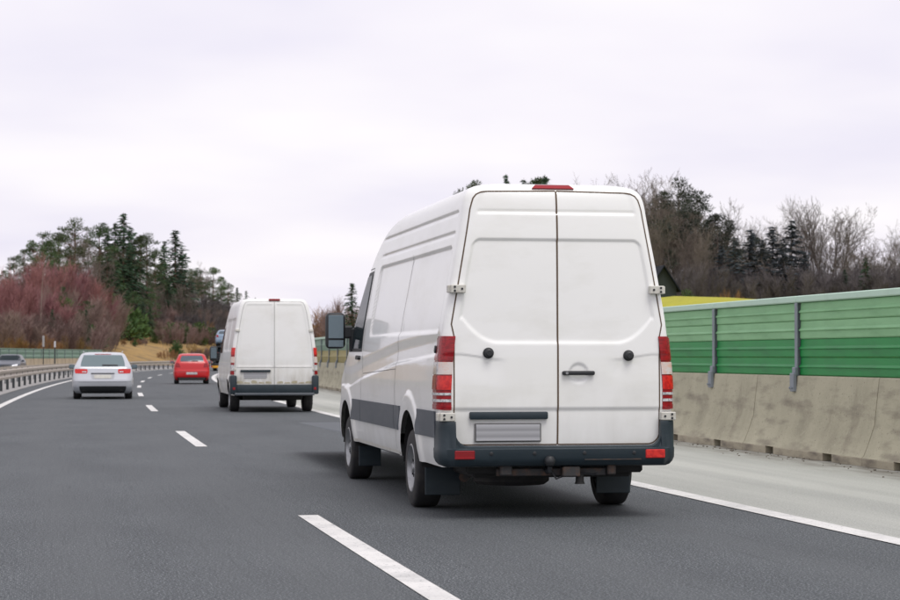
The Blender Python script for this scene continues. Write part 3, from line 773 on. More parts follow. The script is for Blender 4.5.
    # tail lamps that wrap the corner
    for left in (True, False):
        cols = rounded_cols(B, 1.2, .872, .27, left)
        hs = B.sub(cols, .893, 1.505, .010, .01).build('tail_lamp', M_RED, root)
        nsp = len(cols); inner = cols[:max(4, int(nsp * .62))]; outer = cols[max(3, int(nsp * .62) - 1):]
        B.sub(cols, 1.30, 1.50, .016, .004).build('lens', M_RED, hs)
        B.sub(inner, 1.185, 1.292, .016, .004).build('lens', M_AMBER, hs)
        B.sub(outer, 1.185, 1.292, .0165, .004).build('lens', M_CLEAR, hs)
        B.sub(inner, 1.055, 1.18, .016, .004).build('lens', M_REDB, hs)
        B.sub(outer, 1.055, 1.18, .0165, .004).build('lens', M_RED, hs)
        B.sub(cols, 1.018, 1.045, .016, .004).build('lens', M_CLEAR, hs)
        B.sub(cols, .958, .992, .016, .004).build('lens', M_CLEAR, hs)
        B.sub(cols, .898, .950, .015, .004).build('lens', M_RED, hs)
    # hinges
    for sg, d in ((-1, dl), (1, dr)):
        for z, xa, xb in ((1.89, .815, .965), (.842, .845, .985)):
            xm = Wz(z) - .055 if z > 1 else .93
            q = MB().box((sg * xm, .0 if z > 1 else -.012, z), (.125, .07, .068), .006).box((sg * (xm + .065), .04, z), (.028, .07, .062), .004).build('hinge', M_HINGE, d)
            for dx, dz in ((.03, .016), (.03, -.016), (-.03, 0)):
                MB().tube([(sg * (xm + dx), -.03 - (0 if z > 1 else .012), z + dz), (sg * (xm + dx), -.042 - (0 if z > 1 else .012), z + dz)], .0095, 8).build('bolt', M_BLACK, q)
    # rubber stops, handle, plate, plate lamp bar, third brake light
    for x, z, d in ((-.585, 1.365, dl), (.60, 1.345, dr)):
        h = cast(bv, 'rear', x, z)[0]
        MB().lathe([(.012, .045), (-.012, .045), (-.016, .034), (-.045, .032), (-.052, .022), (-.052, .001)], tuple(h), 'Y', 20).build('rubber_stop', M_BLACK, d)
    h = cast(bv, 'rear', .175, 1.20)[0]
    hd_ = MB().box((.170, h.y - .035, 1.20), (.275, .028, .036), .013, seg=2).box((.06, h.y - .012, 1.20), (.05, .05, .03), .006).box((.285, h.y - .012, 1.20), (.035, .05, .03), .006)
    ho = hd_.build('door_handle', M_BLACK, dr)
    MB().lathe([(0, .012), (-.006, .012), (-.006, .001)], (.068, h.y - .048, 1.20), 'Y', 12).build('key_lock', M_RIM, ho)
    h = cast(bv, 'rear', -.42, .85)[0]
    bar = MB().box((-.415, h.y - .016, .852), (.655, .05, .062), .012, seg=2).build('plate_light_bar', M_PLASTIC, dl)
    h = cast(bv, 'rear', -.42, .71)[0]
    pf = MB().box((-.42, h.y - .010, .712), (.56, .012, .152), .005).build('plate_frame', M_GAPG, dl)
    MB().box((0, 0, 0), (.535, .008, .135), .003).build('number_plate', M_PLATE, pf).location = (-.42, h.y - .022, .712)
    patch(bv, 'rear', [(-.20, 2.722), (.155, 2.722), (.12, 2.75), (-.165, 2.75)], 10, 4, .016, .01).build('brake_light', M_RED, root)
    # bumper swept round the tail
    path = []
    plan = [(-.985, .26), (-.99, .16)] + [(-.90 - .09 * math.cos(R(a)), .05 - .09 * math.sin(R(a))) for a in range(0, 91, 15)] + [(sx * q, -.04) for sx, lst in ((-1, (.885, .872, .864, .861, .855, .845, .83, .81, .785, .76)), (1, ())) for q in lst] + [(x, -.04) for x in np.linspace(-.72, .72, 17)] + [(q, -.04) for q in (.76, .785, .81, .83, .845, .855, .861, .864, .872, .885)] \
        + [(.90 + .09 * math.sin(R(a)), .05 - .09 * math.cos(R(a))) for a in range(0, 91, 15)] + [(.99, .16), (.985, .26)]
    for i, (x, y) in enumerate(plan):
        a, b = plan[max(i - 1, 0)], plan[min(i + 1, len(plan) - 1)]; dx, dy = b[0] - a[0], b[1] - a[1]; l = math.hypot(dx, dy)
        path.append(((x, y, 0), (dy / l, -dx / l)))
    def bprof(i):
        x = abs(plan[i][0]); k = float(ss(.74, .90, x)); top = .606 if x < .76 else .606 + .11 - math.sqrt(max(0, .0121 - (x - .76) ** 2 * 1.1)) if x < .862 else .806; o = .006 + .034 * (1 - k); lo = .012 + .05 * (1 - float(ss(.87, .93, x)))
        return [(-.03, top - .004), (o * .4, top), (o * .9, top - .012), (o, top - .05), (max(o, lo * .6) + .006 * (1 - k), .588), (lo, .578), (lo - .002, .505), (lo - .016, .47), (lo - .04, .445), (-.06, .432), (-.13, .432)]
    bo = MB().sweep(path, bprof).build('rear_bumper', M_PLASTIC, root, angle=28)
    for sg in (-1, 1):
        pts = [(sg * .735, -.082), (sg * .90, -.082)]
        MB().box((sg * .80, -.098, .535), (.165, .022, .072), .006).build('reflector', M_REDB if sg > 0 else M_RED, bo)
    for x in (-.58, -.22, .20, .62):
        MB().lathe([(.01, .016), (-.004, .016), (-.006, .012), (-.006, .001)], (x, -.101, .545), 'Y', 14).build('parking_sensor', M_BLACK, bo)
    MB().box((.44, -.099, .492), (.48, .006, .010)).build('scrape', M_RUST, bo)
    # towbar, silencer and underside
    tb = MB().box((-.05, .05, .385), (.92, .06, .06), .005).build('towbar', M_RUST, root)
    MB().box((.10, .0, .39), (.15, .12, .085), .01).build('coupling_bracket', M_RUST, tb)
    MB().tube([(-.10, .03, .41), (-.10, -.05, .39), (-.10, -.12, .40), (-.10, -.13, .44)], .02, 8).lathe([(0, .001), (.005, .03), (.03, .045), (.055, .045), (.08, .03), (.086, .001)], (-.10, -.13, .44), 'Z', 16).build('tow_ball', M_BLACK, tb)
    MB().lathe([(0, .032), (-.08, .036), (-.10, .044), (-.10, .001)], (.19, .03, .385), 'Z', 14).build('tow_socket', M_UNDER, tb)
    MB().tube([(-.06, 0, .40), (-.02, -.02, .33), (.03, -.01, .35), (.10, 0, .39)], .009, 6).tube([(.19, 0, .38), (.3, .02, .36), (.42, .05, .40)], .009, 6).build('cable', M_BLACK, tb)
    for x, w in ((-.44, .10), (.45, .07)): MB().box((x, .02, .42), (w, .10, .12), .01).build('tow_bracket', M_RUST, tb)
    ub = MB().box((0, 3.3, .40), (1.35, 6.2, .14), .02).box((0, .35, .41), (1.5, .5, .08), .02).build('chassis', M_UNDER, root)
    MB().tube([(-.78, YR, .35), (.78, YR, .35)], .055, 10).lathe([(-.16, .02), (-.1, .13), (.1, .13), (.16, .02)], (0, YR, .35), 'X', 14).build('rear_axle', M_UNDER, root)
    MB().lathe([(-.1, .001), (-.1, .29), (-.07, .33), (.07, .33), (.1, .29), (.1, .001)], (-.22, .85, .34), 'Z', 24).build('spare_wheel', M_TYRE, root)
    MB().tube([(-.55, 2.5, .30), (-.55, 1.2, .30), (-.62, .9, .30)], .045, 10).build('exhaust_pipe', M_RUST, root)
    for yc in (YR, YF): arch_liner(root, yc, .36, .505, .56, .962)
    for sg in (-1, 1):
        wheel(root, sg * .855, YR, RT, .235, .205, sg); wheel(root, sg * .855, YF, RT, .235, .205, sg)
        mud_flap(root, sg * .765, YR - .44, .31, .13, .48); mud_flap(root, sg * .80, YF - .46, .24, .16, .50)
        # sill below the rub strip
        f = 'left' if sg < 0 else 'right'
        seam(bv, f, [(2.12, .452), (5.36, .452)], .026, .006, .08).build('sill_edge', M_HINGE, root, fix=False)
    # door mirrors
    for sg in (-1, 1):
        mr = MB().box((sg * 1.15, 5.66, 1.615), (.215, .13, .39), .05, seg=3).build('mirror', M_BLACK, root)
        MB().box((sg * 1.15, 5.592, 1.655), (.165, .012, .25), .004).build('mirror_glass', M_MIRROR, mr)
        MB().box((sg * 1.15, 5.592, 1.475), (.165, .012, .075), .004).build('mirror_glass', M_MIRROR, mr)
        MB().box((sg * 1.02, 5.66, 1.60), (.14, .07, .14), .02).box((sg * .96, 5.68, 1.52), (.07, .12, .26), .02).build('mirror_arm', M_BLACK, mr)
    return root

# ------------------------------------------------------------------ the second white van
def far_van(loc, heading):
    root = empty('panel_van', (*loc, 0), -heading)
    tag(root, 'dirty white panel van with grimy rear doors, driving in front of the large van', 'van')
    YR, YF, RT = 1.05, 5.05, 0.34
    Wz = lambda z: np.interp(z, [.4, .6, .9, 1.2, 1.6, 2.0, 2.4, 2.6, 2.68], [.97, 1.01, 1.02, 1.015, .985, .925, .855, .80, .74])
    xd = lambda z: Wz(z) - .09
    rows = [(.40, .97, .05, 5.8, .05, .3, 0, .12), (.6, 1.01, .02, 5.88, .06, .32, .01, .16), (.9, 1.02, 0, 5.88, .065, .34, .01, .2), (1.1, 1.018, 0, 5.7, .065, .34, .01, .2),
            (1.3, 1.01, 0, 5.2, .065, .34, .01, .2), (1.6, .985, .005, 4.92, .065, .33, .01, .22), (2.0, .925, .015, 4.55, .065, .3, .01, .22), (2.4, .855, .03, 4.15, .07, .3, .01, .2),
            (2.6, .80, .05, 3.9, .09, .3, .01, .2), (2.68, .74, .09, 3.7, .1, .3, 0, .15), (2.71, .62, .2, 3.4, .1, .2, 0, .1), (2.725, .35, .5, 3.0, .1, .2, 0, 0), (2.73, .02, .8, 2.6, .01, .01, 0, 0)]
    def mod(P, K):
        P = P.copy(); x, y, z = P[..., 0].copy(), P[..., 1].copy(), P[..., 2].copy(); ax = np.abs(x)
        rear = (K[None, :] <= 0) & np.ones_like(x, bool); side = (K[None, :] == 2) & np.ones_like(x, bool)
        qa = np.minimum(xd(z) - .05 - ax, ax - .04); ins = np.minimum(np.minimum(qa, 2.58 - z), z - 1.08)
        P[..., 1] = np.where(rear, y + .012 * ss(0, .03, ins), y)
        d = np.zeros_like(x)
        for a, b in ((.35, 1.75), (1.85, 3.3)): d = d + .014 * ss(0, .03, -sdrr(y, z, a, b, 1.45, 2.25, .08))
        d = d + .010 * np.exp(-((z - 1.12) / .03) ** 2) - .02 * np.exp(-((z - .78) / .06) ** 2)
        for yc in (YR, YF):
            rr = np.hypot(y - yc, z - .36); d = d - .02 * ss(.6, .5, rr)
        P[..., 0] = np.where(side, np.sign(x) * (ax - d), x)
        return P
    B = Body(rows, step=.03, nr=34, nc=6, ns=90, nf=10, mod=mod)
    B.arches((YR, YF), .43, .36); bv = B.bvh()
    C = B.C; Ku = np.tile(B.K, B.nz - 1)
    door = (Ku <= 1) & (C[:, 2] > .66) & (C[:, 2] < 2.64) & (np.abs(C[:, 0]) < xd(C[:, 2])) & (C[:, 1] < .5)
    B.build('body', ~door, M_PAINT2, root)
    dl, dr = B.build('rear_door', door & (C[:, 0] < 0), M_PAINT2, root), B.build('rear_door', door & (C[:, 0] >= 0), M_PAINT2, root)
    for sg, d in ((-1, dl), (1, dr)):
        pts = [(sg * .01, .66), (sg * .92, .66), (sg * .93, .9)] + [(sg * xd(z), z) for z in (1.2, 1.5, 1.8, 2.1, 2.4, 2.55)] + [(sg * .68, 2.62), (sg * .62, 2.64), (sg * .01, 2.645)]
        seam(bv, 'rear', pts, .010, .003).build('door_gap', M_GAPL, d, fix=False)
        for z in (1.02, 1.95): MB().box((sg * (xd(z) + .035), .02, z), (.11, .06, .06), .01).build('hinge', M_HINGE, d)
        # patchy grime along the lower edge of each door
        for k in range(5):
            x0 = sg * (.05 + .17 * k); hh = random.uniform(.03, .11)
            patch(bv, 'rear', [(x0, .685), (x0 + sg * .17, .685), (x0 + sg * .15, .685 + hh), (x0 + sg * .03, .685 + hh * .8)], 5, 4, .003, .002, .5).build('grime', M_DIRT, d)
    seam(bv, 'rear', [(0, .66), (0, 2.645)], .014, .004).build('door_gap', M_GAPL, dl, fix=False)
    seam(bv, 'rear', [(-.9, 1.07), (.9, 1.07)], .014, .003).build('crease', M_GAPL, root, fix=False)
    for left in (True, False):
        cols = rounded_cols(B, 1.2, .925, .13, left)
        lo = B.sub(cols, .88, 1.56, .02, .01).build('tail_lamp', M_RED, root)
        B.sub(cols, 1.36, 1.55, .026, .005).build('lens', M_REDB, lo)
        B.sub(cols, 1.16, 1.34, .026, .005).build('lens', M_AMBER, lo)
        B.sub(cols, .99, 1.14, .026, .005).build('lens', M_CLEAR, lo)
        B.sub(cols, .89, .97, .026, .005).build('lens', M_RED, lo)
        sg = -1 if left else 1
        cr = MB().box((sg * .975, .01, .655), (.16, .22, .45), .035, seg=2).build('bumper_corner', M_PLASTIC, root)
        MB().box((sg * .965, -.103, .565), (.06, .01, .06), .004).build('reflector', M_RED, cr)
    bp = MB().box((0, .01, .56), (1.84, .16, .20), .02, seg=2).build('rear_bumper', M_PLASTIC, root)
    MB().box((0, -.06, .435), (1.9, .16, .06), .015).build('bumper_step', M_STRIP, bp)
    MB().box((0, -.075, .56), (.012, .01, .2)).build('bumper_joint', M_BLACK, bp)
    h = cast(bv, 'rear', -.45, 1.0)[0]
    MB().box((-.45, h.y - .02, .985), (.72, .05, .055), .01).build('plate_light_bar', M_PLASTIC, dl)
    MB().box((0, 0, 0), (.54, .01, .125), .003).build('number_plate', M_PLATE, dl).location = (-.45, h.y - .012, .885)
    MB().box((0.0, .06, 2.685), (.27, .05, .045), .01).build('brake_light', M_RED, root)
    for f in ('left', 'right'):
        for a, b in ((.14, .60), (1.5, 2.55), (2.58, 3.9), (3.92, 4.6)):
            patch(bv, f, [(a, .70), (b, .70), (b, .86), (a, .86)], 6, 3, .012, .01).build('rub_strip', M_PLASTIC if a < .2 else M_PAINT2, root)
        patch(bv, f, [(3.75, 1.42), (4.8, 1.42), (4.3, 2.0), (3.75, 2.05)], 8, 6, .006, .01).build('window', M_GLASS, root)
        seam(bv, f, [(3.62, .6), (3.62, 2.1)], .012, .003).build('panel_gap', M_GAPL, root, fix=False)
        seam(bv, f, [(1.8, .6), (1.8, 2.35)], .012, .003).build('panel_gap', M_GAPL, root, fix=False)
    patch(bv, 'front', [(-.8, 1.38), (.8, 1.38), (.68, 2.1), (-.68, 2.1)], 12, 8, .006, .01).build('windscreen', M_GLASS, root)
    for sg in (-1, 1):
        patch(bv, 'front', [(sg * .6, .85), (sg * .92, .9), (sg * .9, 1.15), (sg * .65, 1.05)], 6, 4, .01, .01).build('headlight', M_CLEAR, root)
    patch(bv, 'front', [(-.85, .45), (.85, .45), (.85, .75), (-.85, .75)], 10, 5, .02, .01).build('front_bumper', M_PLASTIC, root)
    MB().box((0, 2.9, .38), (1.4, 5.3, .16), .02).build('chassis', M_UNDER, root)
    MB().tube([(-.8, YR, .33), (.8, YR, .33)], .06, 8).box((.2, .5, .33), (.5, .35, .12), .03).build('rear_axle', M_UNDER, root)
    for yc in (YR, YF): arch_liner(root, yc, .36, .435, .6, .985)
    for sg in (-1, 1):
        wheel(root, sg * .885, YR, RT, .23, .20, sg); wheel(root, sg * .885, YF, RT, .23, .20, sg)
        mr = MB().box((sg * 1.17, 4.75, 1.40), (.2, .12, .38), .04, seg=2).build('mirror', M_BLACK, root)
        MB().box((sg * 1.17, 4.685, 1.42), (.15, .01, .28)).build('mirror_glass', M_MIRROR, mr)
        MB().box((sg * 1.03, 4.75, 1.36), (.14, .06, .12)).build('mirror_arm', M_BLACK, mr)
    return root

# ------------------------------------------------------------------ cars
def car(name, label, rows, W, wheels, paint, spec, loc, heading, z=0.0, cat='car'):
    """spec: list of (part, face, quad, material, nu, nv, off, rnd, mirrored); builds one car and returns its root"""
    root = empty(name, (*loc, z), -heading); tag(root, label, cat)
    (yr, yf, rt) = wheels
    def mod(P, K):
        P = P.copy(); x, y, zz = P[..., 0].copy(), P[..., 1].copy(), P[..., 2].copy(); ax = np.abs(x)
        side = (K[None, :] == 2) & np.ones_like(x, bool); d = np.zeros_like(x)
        for yc in (yr, yf):
            rr = np.hypot(y - yc, zz - rt); d = d - .015 * ss(.52, .42, rr)
        d = d + .012 * ss(.62, .66, zz) * (1 - ss(.72, .85, zz))
        P[..., 0] = np.where(side, np.sign(x) * (ax - d), x); return P
    B = Body(rows, step=.03, nr=22, nc=8, ns=70, nf=14, mod=mod, taper=None)
    B.arches((yr, yf), rt + .045, rt, .45); bv = B.bvh()
    B.build('body', np.ones(len(B.Fq), bool), paint, root)
    made = {}
    for part, face, q, m, nu, nv, off, rnd, mirr, par in spec:
        for sg in ((1, -1) if mirr else (1,)):
            fc = face; qq = q
            if mirr and face in ('rear', 'front', 'top'): qq = [(a * sg, b) for a, b in q]
            if mirr and face == 'right' and sg < 0: fc = 'left'
            o = patch(bv, fc, qq, nu, nv, off, .008, rnd).build(part, m, made.get((par, sg), made.get((par, 1), root)) if par else root)
            made[(part, sg)] = o
    for yc in (yr, yf): arch_liner(root, yc, rt, rt + .05, .5, W - .03)
    MB().box((0, (yr + yf) / 2, .24), (W * 1.5, yf - yr + 1.2, .12), .02).build('underbody', M_UNDER, root)
    for sg in (-1, 1):
        wheel(root, sg * (W - .13), yr, rt, .22, rt * .66, sg, M_RIM, 5); wheel(root, sg * (W - .13), yf, rt, .22, rt * .66, sg, M_RIM, 5)
    return root, bv
def car_mirrors(root, W, y, z, paint):
    for sg in (-1, 1):
        m = MB().box((sg * (W + .10), y, z), (.2, .12, .14), .04, seg=2).build('mirror', paint, root)
        MB().box((sg * (W + .10), y - .062, z), (.16, .008, .10), .002).build('mirror_glass', M_MIRROR, m)
        MB().box((sg * (W - .02), y, z - .06), (.12, .05, .04)).build('mirror_arm', M_BLACK, m)

M_SILVER = mat('silver_paint', (0.52, 0.54, 0.58), 0.32, metal=0.25, coat=0.8)
M_REDP = mat('red_car_paint', (0.52, 0.008, 0.012), 0.35, coat=0.4)
M_GLASSC = mat('hatch_glass', (0.05, 0.075, 0.10), 0.1, spec=0.8, coat=0.3)
M_NAVY = mat('navy_paint', (0.018, 0.028, 0.048), 0.35, coat=0.3)
M_STEELB = mat('steel_blue_paint', (0.22, 0.30, 0.40), 0.35, metal=0.3, coat=0.7)
M_DARKP = mat('black_car_paint', (0.012, 0.016, 0.022), 0.25, coat=0.8)
M_HEADL = mat('headlight_glass', (0.75, 0.77, 0.80), 0.1, coat=0.8)

ESTATE = [(.18, .78, .30, 4.68, .15, .3, .02, .1), (.24, .86, .16, 4.80, .16, .35, .03, .15), (.40, .918, .03, 4.90, .18, .4, .04, .2), (.56, .928, 0, 4.92, .2, .42, .05, .22),
          (.68, .926, .03, 4.88, .2, .42, .05, .24), (.78, .918, .06, 4.70, .2, .42, .05, .24), (.88, .905, .085, 4.20, .2, .4, .05, .2), (.97, .885, .11, 3.62, .19, .35, .05, .15),
          (1.02, .865, .15, 3.42, .18, .3, .05, .15), (1.12, .815, .27, 3.18, .17, .3, .05, .15), (1.26, .745, .43, 2.86, .16, .3, .05, .15), (1.36, .69, .55, 2.6, .15, .3, .04, .15),
          (1.42, .63, .68, 2.42, .14, .25, .03, .12), (1.45, .52, .9, 2.2, .12, .2, .02, .05), (1.462, .25, 1.1, 2.0, .1, .1, 0, 0), (1.465, .02, 1.25, 1.9, .01, .01, 0, 0)]
def estate_spec(paint):
    return [('rear_window', 'rear', [(-.70, 1.015), (.70, 1.015), (.60, 1.37), (-.60, 1.37)], M_GLASSB, 12, 8, .005, .10, False, None),
            ('wiper', 'rear', [(-.02, 1.03), (.46, 1.03), (.46, 1.06), (-.02, 1.065)], M_BLACK, 6, 2, .02, 0, False, 'rear_window'),
            ('brake_light', 'rear', [(-.25, 1.385), (.25, 1.385), (.25, 1.402), (-.25, 1.402)], M_RED, 6, 2, .006, 0, False, None),
            ('tail_lamp', 'rear', [(.47, .80), (.845, .80), (.86, .945), (.46, .935)], M_REDB, 8, 6, .008, .25, True, None),
            ('lens', 'rear', [(.50, .83), (.64, .835), (.62, .87), (.50, .865)], M_CLEAR, 6, 3, .014, .2, True, 'tail_lamp'),
            ('plate_recess', 'rear', [(-.34, .625), (.34, .625), (.37, .80), (-.37, .80)], mat('silver_recess_shade', (.42, .43, .46), .4), 8, 5, .003, .1, False, None),  # recess shade painted as a darker silver patch on the body
            ('plate_light_bar', 'rear', [(-.36, .785), (.36, .785), (.36, .815), (-.36, .815)], M_BLACK, 8, 2, .012, 0, False, None),
            ('number_plate', 'rear', [(-.26, .65), (.26, .65), (.26, .755), (-.26, .755)], M_HINGE, 6, 3, .012, 0, False, None),
            ('bumper_crease', 'rear', [(-.84, .555), (.84, .555), (.84, .575), (-.84, .575)], paint, 14, 2, .016, 0, False, None),
            ('lower_bumper', 'rear', [(-.66, .19), (.66, .19), (.74, .41), (-.74, .41)], M_BLACK, 12, 5, .012, .12, False, None),
            ('exhaust_tip', 'rear', [(.52, .25), (.62, .25), (.62, .30), (.52, .30)], M_UNDER, 4, 3, .03, .5, True, None),
            ('side_window', 'right', [(.62, 1.03), (3.25, 1.03), (2.62, 1.36), (.82, 1.36)], M_GLASS, 16, 6, .005, .05, True, None),
            ('door_gap', 'right', [(1.35, .35), (1.362, .35), (1.362, 1.02), (1.35, 1.02)], M_BLACK, 2, 8, .002, 0, True, None),
            ('door_gap', 'right', [(2.3, .3), (2.312, .3), (2.312, 1.02), (2.3, 1.02)], M_BLACK, 2, 8, .002, 0, True, None),
            ('windscreen', 'front', [(-.72, 1.05), (.72, 1.05), (.58, 1.39), (-.58, 1.39)], M_GLASS, 12, 6, .005, .08, False, None),
            ('headlight', 'front', [(.42, .60), (.80, .64), (.80, .78), (.46, .72)], M_HEADL, 8, 5, .008, .2, True, None),
            ('grille', 'front', [(-.30, .30), (.30, .30), (.34, .72), (-.34, .72)], M_BLACK, 8, 8, .012, .15, False, None),
            ('front_plate', 'front', [(-.26, .42), (.26, .42), (.26, .52), (-.26, .52)], M_CLEAR, 6, 3, .02, 0, False, None),
            ('air_intake', 'front', [(.42, .26), (.74, .28), (.74, .42), (.42, .44)], M_BLACK, 6, 4, .008, .15, True, None)]

HATCH = [(.18, .72, .25, 3.72, .14, .3, .02, .1), (.25, .79, .10, 3.82, .15, .32, .03, .14), (.40, .835, .01, 3.9, .17, .36, .04, .18), (.55, .84, 0, 3.91, .18, .36, .05, .2),
         (.70, .84, .04, 3.86, .18, .36, .05, .2), (.82, .832, .06, 3.7, .18, .36, .05, .2), (.93, .815, .08, 3.3, .17, .34, .05, .18), (1.02, .79, .11, 2.98, .17, .3, .05, .15),
         (1.08, .765, .15, 2.85, .16, .3, .05, .15), (1.22, .70, .26, 2.58, .15, .28, .05, .15), (1.36, .635, .40, 2.3, .14, .25, .04, .15), (1.42, .585, .52, 2.12, .13, .22, .03, .12),
         (1.455, .47, .75, 1.9, .11, .2, .02, .05), (1.468, .24, .95, 1.7, .1, .1, 0, 0), (1.47, .02, 1.1, 1.55, .01, .01, 0, 0)]
def hatch_spec(paint, plate):
    return [('rear_window', 'rear', [(-.58, 1.075), (.58, 1.075), (.50, 1.36), (-.50, 1.36)], M_GLASSC, 10, 6, .005, .15, False, None),
            ('wiper', 'rear', [(-.02, 1.085), (.3, 1.085), (.3, 1.11), (-.02, 1.115)], M_BLACK, 4, 2, .02, 0, False, 'rear_window'),
            ('tail_lamp', 'rear', [(.54, .80), (.77, .80), (.76, 1.02), (.60, 1.0)], M_RED, 6, 6, .008, .2, True, None),
            ('number_plate', 'rear', [(-.26, .46), (.26, .46), (.26, .565), (-.26, .565)], plate, 6, 3, .012, 0, False, None),
            ('bumper_crease', 'rear', [(-.76, .60), (.76, .60), (.76, .625), (-.76, .625)], paint, 12, 2, .02, 0, False, None),
            ('lower_bumper', 'rear', [(-.66, .19), (.66, .19), (.70, .32), (-.70, .32)], M_BLACK, 10, 3, .01, .1, False, None),
            ('side_window', 'right', [(.55, 1.07), (2.7, 1.07), (2.28, 1.36), (.70, 1.36)], M_GLASS, 12, 5, .005, .05, True, None),
            ('door_gap', 'right', [(1.4, .3), (1.412, .3), (1.412, 1.05), (1.4, 1.05)], M_BLACK, 2, 6, .002, 0, True, None),
            ('windscreen', 'front', [(-.62, 1.08), (.62, 1.08), (.5, 1.38), (-.5, 1.38)], M_GLASS, 10, 5, .005, .08, False, None),
            ('headlight', 'front', [(.42, .64), (.74, .68), (.72, .86), (.46, .8)], M_HEADL, 6, 4, .008, .2, True, None),
            ('grille', 'front', [(-.36, .3), (.36, .3), (.36, .5), (-.36, .5)], M_BLACK, 6, 4, .01, .1, False, None)]

NEAR_H = R(-10.2)
near_van((.89, 17.05), NEAR_H)
def road_pose(px, d, extra=0.0):
    x, y = ground_at(px, d); s, t = road_inv(x, y); return (x, y), road(s)[2] + R(extra)
l, h = road_pose(274.5, 49.3); far_van(l, h)
l, h = road_pose(103, 64); c, bv = car('estate_car', 'silver estate car driving ahead in the left lane', ESTATE, .928, (.98, 3.85, .325), M_SILVER, estate_spec(M_SILVER), l, h); car_mirrors(c, .9, 3.1, 1.0, M_STRIP)
for sg in (-1, 1): MB().tube([(sg * .60, .85, 1.46), (sg * .60, 1.2, 1.485), (sg * .60, 2.1, 1.47)], .015, 6).build('roof_rail', M_SILVER, c)
l, h = road_pose(192, 99); c, bv = car('hatchback_car', 'bright red hatchback ahead in the right lane', HATCH, .84, (.62, 3.1, .30), M_REDP, hatch_spec(M_REDP, M_CLEAR), l, h); car_mirrors(c, .82, 2.55, 1.05, M_REDP)
MB().tube([(0, .75, 1.46), (0, .62, 1.62)], .008, 5).build('aerial', M_BLACK, c)
l, h = road_pose(14, 150); c, bv = car('oncoming_car', 'dark blue car with pale headlights coming on the opposite carriageway', ESTATE, .928, (.98, 3.85, .325), M_NAVY, estate_spec(M_NAVY), l, h + math.pi); car_mirrors(c, .9, 3.1, 1.0, M_NAVY)

# car transporter with two cars, far ahead
def transporter(loc, heading):
    root = empty('car_transporter', (*loc, 0), -heading); tag(root, 'dark car transporter trailer far ahead beside the dirty white van', 'truck')
    M_T = mat('transporter_paint', (0.02, 0.025, 0.03), 0.5); M_BOARD = mat('orange_reflective_board', (0.75, 0.36, 0.03), 0.5)
    MB().box((0, 5, .62), (2.3, 10, .14), .02).build('lower_deck', M_T, root)
    MB().box((0, 5, 2.18), (2.4, 10, .12), .02).build('upper_deck', M_T, root)
    for sg in (-1, 1):
        for y in (.15, 3.3, 6.6, 9.8): MB().box((sg * 1.17, y, 1.4), (.12, .16, 1.5), .01).build('upright', M_T, root)
        MB().box((sg * .75, -.02, .38), (.75, .04, .22), .01).build('warning_board', M_BOARD, root)
        MB().box((sg * 1.15, -.03, .40), (.16, .05, .12), .01).build('tail_lamp', M_REDB, root)
        MB().box((sg * 1.0, -.25, .85), (.3, .5, .05), .01).build('loading_ramp', M_T, root)
        for y in (3.0, 4.2): wheel(root, sg * 1.05, y, .42, .3, .26, sg)
    MB().box((0, 0, .58), (2.4, .1, .16), .02).build('rear_beam', M_T, root)
    cabin = MB().box((0, 12.2, 1.75), (2.45, 2.1, 2.7), .15, seg=2).build('cab', M_T, root)
    MB().box((0, 13.26, 2.2), (2.1, .02, .9), .005).build('windscreen', M_GLASS, cabin)
    for sg in (-1, 1):
        for y in (10.9, 12.6): wheel(root, sg * 1.05, y, .48, .3, .28, sg)
    MB().box((0, 11, .75), (1.0, 3.4, .25), .02).build('truck_frame', M_T, root)
    return root
(tx, ty), th_ = road_pose(224.5, 186)
transporter((tx, ty), th_)
fx, fy = math.sin(th_), math.cos(th_)
c, _ = car('carried_car', 'black car on the lower deck of the car transporter', HATCH, .84, (.62, 3.1, .30), M_DARKP, hatch_spec(M_DARKP, M_CLEAR), (tx + fx * .4, ty + fy * .4), th_, .695)
c, _ = car('carried_car', 'steel blue car on the upper deck of the car transporter', HATCH, .84, (.62, 3.1, .30), M_STEELB, hatch_spec(M_STEELB, M_CLEAR), (tx + fx * .5, ty + fy * .5), th_, 2.245)

# ------------------------------------------------------------------ trees
def seg_mesh(name, segs, m, k=3):
    """segs: rows of (p0 xyz, p1 xyz, r0, r1) drawn as tapered k-sided sticks in one mesh"""
    A = np.array(segs, float); p0, p1, r0, r1 = A[:, :3], A[:, 3:6], A[:, 6], A[:, 7]
    d = p1 - p0; d /= np.maximum(np.linalg.norm(d, axis=1, keepdims=True), 1e-9)
    ref = np.where(np.abs(d[:, 2:3]) > .9, [[1., 0, 0]], [[0., 0, 1]]); a = np.cross(d, ref); a /= np.linalg.norm(a, axis=1, keepdims=True); b = np.cross(d, a)
    n = len(A); V = np.zeros((n, 2 * k, 3))
    for j in range(k):
        t = 2 * math.pi * j / k; o = a * math.cos(t) + b * math.sin(t)
        V[:, j] = p0 + o * r0[:, None]; V[:, k + j] = p1 + o * r1[:, None]
    base = (np.arange(n) * 2 * k)[:, None]
    F = np.concatenate([base + np.array([[j, (j + 1) % k, k + (j + 1) % k, k + j]]) for j in range(k)], 0)
    return raw_mesh(name, V.reshape(-1, 3), F, m)
def raw_mesh(name, V, F, m):
    me = bpy.data.meshes.new(name); n, k = F.shape
    me.vertices.add(len(V)); me.vertices.foreach_set('co', np.asarray(V, np.float32).ravel())
    me.loops.add(n * k); me.loops.foreach_set('vertex_index', F.astype(np.int32).ravel())
    me.polygons.add(n); me.polygons.foreach_set('loop_start', np.arange(0, n * k, k, dtype=np.int32)); me.polygons.foreach_set('loop_total', np.full(n, k, np.int32))
    me.update(calc_edges=True); me.materials.append(m); return me
